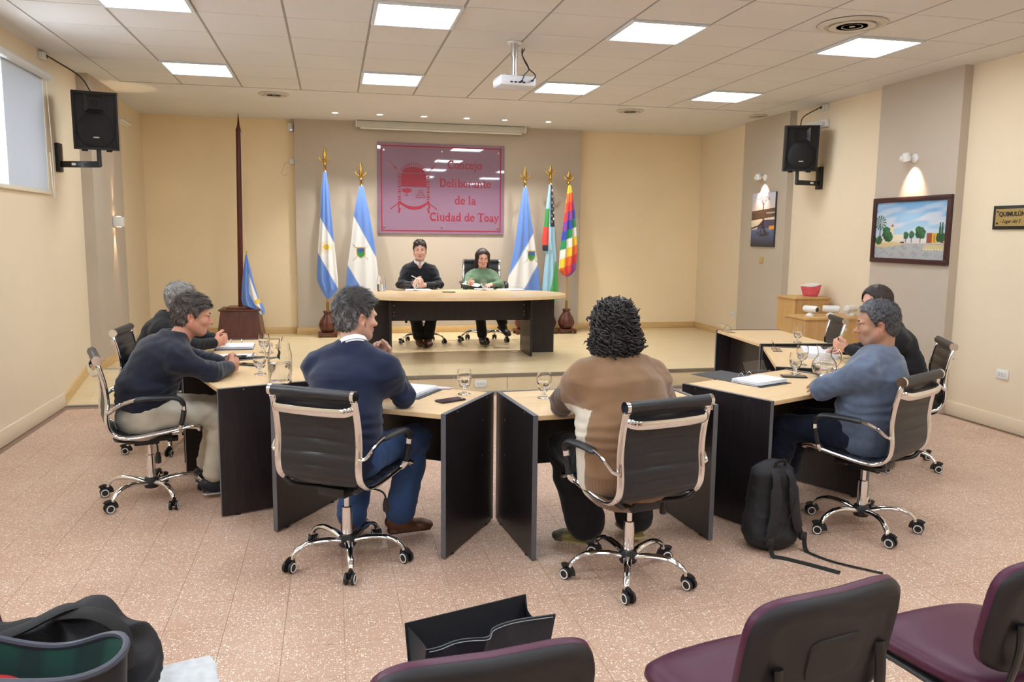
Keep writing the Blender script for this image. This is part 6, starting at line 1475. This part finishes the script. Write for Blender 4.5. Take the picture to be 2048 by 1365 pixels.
# sticker on the desk panel, pink bag, cameras
M_PINK = plain('pink fabric', S(226, 98, 110), .8, noise=.12, nscale=30, bumps=.3)
pb = empty('pink_bag', (5.38, 8.33, STG+.765), 0, 'pink cloth bag with white inside rim on the taller blond cabinet', 'bag')
def pkv(m): m.v = [(v[0]*(1+.06*math.sin(v[2]*60+v[1]*30)), v[1], v[2]+.012*math.sin(v[0]*22)*(v[2] > .08)) for v in m.v]; return m
pkv(MB().lathe([(.001, .002), (.075, .002), (.085, .02), (.1, .07), (.112, .125), (.106, .128), (.095, .07), (.078, .02), (.001, .014)], 28, lobes=(5, .05))).build('body', M_PINK, pb, 60)
pkv(MB().lathe([(.104, .118), (.113, .124), (.112, .133), (.103, .13)], 28, lobes=(5, .05))).build('rim', M_WPLAST, pb, 60)
for x, rz, lb in ((4.98, 20, 'white bullet camera at the near end of the counter'), (5.22, 60, 'white bullet camera in the middle of the counter'), (5.46, 110, 'white bullet camera at the wall end of the counter')):
    cm = empty('bullet_camera', (x, 7.70, .797), math.radians(rz), lb, 'camera', 'white bullet cameras on the counter')
    MB().lathe([(.001, 0), (.045, 0), (.045, .012), (.025, .03), (.012, .035)], 20).build('base', M_WPLAST, cm); MB().cyl((0, 0, .03), (0, 0, .06), .012, n=10).build('joint', M_WPLAST, cm)
    MB().tube([(0, .08, .075), (0, .07, .075), (0, -.07, .075), (0, -.085, .073)], [.028, .036, .036, .034], 18).build('body', M_WPLAST, cm); MB().tube([(0, -.0855, .073), (0, -.088, .073)], [.026, .024], 16).build('lens_window', M_BPLAST, cm)

# ---- backpack on the floor with its straps
M_PACK = plain('black nylon', S(27, 28, 34), .7, noise=.25, nscale=160, bumps=.25); M_WEB = plain('black webbing', S(16, 16, 18), .75, bumps=.2, nscale=250)
bp = empty('backpack', (2.25, 3.70, 0), math.radians(12), 'black backpack standing on the floor against the desk, straps trailing', 'backpack')
fd = Field((-.24, -.24, -.02), (.26, .26, .56), .009)
fd.econe((0, .0, .08), (0, .03, .37), .14, .115, .085, .07, (1, 0, 0), .05); fd.econe((0, .06, .1), (0, .075, .3), .125, .105, .06, .05, (1, 0, 0), .05); fd.ell((0, .03, .40), (.11, .075, .055), None, .05); fd.ell((0, .02, .06), (.13, .1, .055), None, .05)
fd.ell((-.1, .03, .12), (.05, .07, .08), None, .03); fd.ell((.1, .03, .12), (.05, .07, .08), None, .03)
V, F = fd.mesh(); V = V+0; V[:, 2] = np.maximum(V[:, 2], .004); me = np_mesh('pack_body', V, F, M_PACK); nr = np.empty(len(V)*3, 'f'); me.vertices.foreach_get('normal', nr); V2 = V+nr.reshape(-1, 3)*(.005*(1-2*np.abs(fnoise(V*A(1, 1, 1.5), 30, 2.))))[:, None]; V2[:, 2] = np.maximum(V2[:, 2], .003); me.vertices.foreach_set('co', V2.astype('f').ravel()); me.update(); link('pack_body', me, bp)
for s_ in (-1, 1):
    sp_ = MB().tube(smoothpath([(s_*.04, -.03, .425), (s_*.052, -.062, .385), (s_*.06, -.074, .30), (s_*.068, -.084, .2), (s_*.09, -.085, .12), (s_*.112, -.085, .07)], 6), [.024]*10+[.034]*15+[.024]*6, 12, flat=(.3, 1.0), up=(1, 0, 0)).build('shoulder_strap', M_PACK, bp)
    MB().box((s_*.112, -.1, .075), (.045, .014, .04), .005).build('buckle', M_BPLAST, sp_)
    MB().tube(smoothpath([(s_*.112, -.108, .06), (s_*.11, -.125, .01), (s_*.09+.02, -.17, .004), (s_*.07+.07, -.3, .004), (s_*.07+.12+.06*(s_ > 0), -.41-.08*(s_ > 0), .004)], 6), .0155, 6, flat=(1, .14), up=(0, 0, 1)).build('webbing_tail', M_WEB, sp_)
MB().tube(smoothpath([(-.035, -.02, .43), (-.03, -.03, .465), (.0, -.032, .475), (.03, -.03, .465), (.035, -.02, .43)], 5), .011, 8, flat=(1, .5)).build('grab_handle', M_WEB, bp)
MB().tube([(-.02, -.095, .12), (.02, -.098, .2), (.055, -.095, .28)], .003, 6).build('piping', M_WEB, bp)

# ---- open black leather bag on the visitor chair
lb = empty('leather_bag', (.36, 1.95, .487), math.radians(17), 'open black leather document bag on the plum chair seat', 'bag')
M_BAGL = plain('blue black leather', S(38, 44, 54), .45, noise=.1, nscale=120, bumps=.15); M_STIT = plain('pale stitching', S(170, 176, 180), .7); M_LIN = plain('dark lining', S(20, 21, 28), .8)
def sheet(fn, nu, nv, th, name, mat, par):
    m = MB(); vs = []; 
    for off in (0, th):
        for j in range(nv):
            for i in range(nu):
                p = Vector(fn(i/(nu-1), j/(nv-1))); vs.append((p.x, p.y+off, p.z))
    N = nu*nv; q = lambda i, j, k: k*N+j*nu+i; fs = []
    for j in range(nv-1):
        for i in range(nu-1): fs += [(q(i, j, 0), q(i+1, j, 0), q(i+1, j+1, 0), q(i, j+1, 0)), (q(i, j, 1), q(i, j+1, 1), q(i+1, j+1, 1), q(i+1, j, 1))]
    for i in range(nu-1): fs += [(q(i, 0, 0), q(i, 0, 1), q(i+1, 0, 1), q(i+1, 0, 0)), (q(i, nv-1, 0), q(i+1, nv-1, 0), q(i+1, nv-1, 1), q(i, nv-1, 1))]
    for j in range(nv-1): fs += [(q(0, j, 0), q(0, j+1, 0), q(0, j+1, 1), q(0, j, 1)), (q(nu-1, j, 0), q(nu-1, j, 1), q(nu-1, j+1, 1), q(nu-1, j+1, 0))]
    return m.add(vs, fs).build(name, mat, par, 50)
sheet(lambda u, v: ((u-.5)*.36, .045+.03*v, .003+v*.138), 12, 8, .004, 'back_wall', M_LIN, lb)
def fw(u, v): 
    wv = .022*math.exp(-((u-.42)/.07)**2)-.02*math.exp(-((u-.22)/.12)**2)+.018*math.sin(u*7)
    return ((u-.5)*.36, -.04-.02*v+wv*v*1.6*-1, .003+v*(.13+.4*wv+.012*u))
f_ = sheet(fw, 48, 12, .005, 'front_wall', M_BAGL, lb)
MB().tube([(fw(u, 1)[0], fw(u, 1)[1]-.001, fw(u, 1)[2]-.006) for u in np.linspace(.02, .98, 60)], .0011, 5).build('stitching', M_STIT, f_)
for s_ in (-1, 1): sheet(lambda u, v: (s_*(.176-.018*math.sin(PI*u)*v), lerp(-.04-.02*v, .045+.03*v, u), .003+v*(.125+.01*u-.02*math.sin(PI*u))), 10, 8, .004, 'gusset', M_BAGL, lb)
MB().box((0, .003, .004), (.35, .08, .006), .002).build('bottom', M_BAGL, lb); MB().box((-.1, -.074, .06), (.05, .004, .02), .001).build('tag', M_WPLAST, lb)

# ---- bags on the left visitor chair, newspaper on the floor
bk2 = empty('black_rucksack', (-.66, 2.0, .487), math.radians(6), 'slumped black rucksack with straps on the plum chair behind the tote', 'bag')
fd = Field((-.28, -.2, -.02), (.28, .2, .36), .009)
fd.ell((0, 0, .10), (.19, .09, .10), None, .05); fd.ell((.08, .0, .17), (.09, .07, .075), None, .05); fd.ell((-.12, .0, .14), (.09, .07, .07), None, .05); fd.ell((.15, .0, .08), (.07, .07, .09), None, .04)
V, F = fd.mesh(); V[:, 2] = np.maximum(V[:, 2], .004); me = np_mesh('sack', V, F, M_PACK); nr = np.empty(len(V)*3, 'f'); me.vertices.foreach_get('normal', nr); V2 = V+nr.reshape(-1, 3)*(.016*(1-2*np.abs(fnoise(V, 34, 4.))))[:, None]; V2[:, 2] = np.maximum(V2[:, 2], .003); me.vertices.foreach_set('co', V2.astype('f').ravel()); me.update(); link('sack', me, bk2)
MB().tube(smoothpath([(-.16, -.06, .2), (-.05, -.07, .235), (.03, -.05, .262), (.06, -.02, .25)], 6), .026, 10, flat=(1, .35)).build('strap', M_PACK, bk2); MB().tube(smoothpath([(.02, -.05, .25), (.1, -.07, .25), (.16, -.08, .2), (.17, -.1, .12)], 6), .028, 10, flat=(1, .3)).build('strap', M_WEB, bk2)
MB().box((.13, -.085, .16), (.05, .006, .045), .002, Matrix.Rotation(.3, 3, 'Y')).build('mesh_patch', plain('pale mesh', S(170, 170, 160), .8), bk2)
tt = empty('tote_bag', (-.64, 1.765, .487), math.radians(-12), 'open dark tote bag with green lining and red inside on the plum chair', 'bag')
def ring(z, a, b_, sag=0.): return [(a*math.cos(t)*(1+.05*math.cos(3*t)), b_*math.sin(t), z+sag*math.cos(2*t)+.015*math.sin(t*3)) for t in np.linspace(0, 2*PI, 49)[:-1]]
L_ = [ring(.004, .17, .07), ring(.08, .185, .085), ring(.17, .195, .095, .008), ring(.25, .20, .10, .016), ring(.248, .194, .094, .016), ring(.16, .185, .085, .008), ring(.08, .17, .07)]
m = MB(); vs = [p for r in L_ for p in r]; n = 48; fs = [(i*n+k, i*n+(k+1) % n, (i+1)*n+(k+1) % n, (i+1)*n+k) for i in range(len(L_)-1) for k in range(n)]+[tuple(range(n)), tuple((len(L_)-1)*n+k for k in range(n))]
m.add(vs, fs); tb_ = m.build('bag_body', vcol('tote fabric', .7, .1), tt, 60)
def totec(co):
    rgb = np.tile(C3(28, 28, 34), (len(co), 1)); idx = np.arange(len(co))//48; ins = idx >= 4; rgb[ins] = C3(18, 52, 50); g_ = ins & (fnoise(co, 40, 2.) > .1); rgb[g_] = C3(26, 82, 70); return rgb
paint(tb_.data, totec)
MB().tube(ring(.25, .198, .098, .016), .008, 8, closed=True).build('rim_piping', plain('slate piping', S(70, 74, 88), .5), tt)
MB().sph((-.09, .03, .14), (.075, .045, .045), 16, 10).build('red_contents', plain('red cloth', S(176, 32, 40), .8, noise=.3, nscale=30), tt); MB().sph((.06, .02, .12), (.08, .045, .06), 14, 8).build('dark_contents', M_LIN, tt)
nw = empty('newspaper', (-.40, 1.97, .484), math.radians(14), 'folded pale newspaper lying beside the bags on the plum chair', 'newspaper')
for k in range(5): MB().box((.004*k*(-1)**k, 0, .003+.0035*k), (.22-.008*k, .30, .003), 0, rotz(.02*(k-2))).build('folded_sheet', plain('newsprint', S(204, 208, 212), .8, noise=.1, nscale=40), nw, 0)
# white sticker on the inside of a desk panel
sk = bpy.data.objects.get('council_desk.001')
if sk:
    s_ = MB().lathe([(.001, 0), (.022, 0), (.024, .0006), (.001, .0008)], 14, (1.004, .28, .26), Matrix.Rotation(-PI/2, 3, 'Y'), lobes=(5, .35)).build('sticker', M_WPLAST, sk)
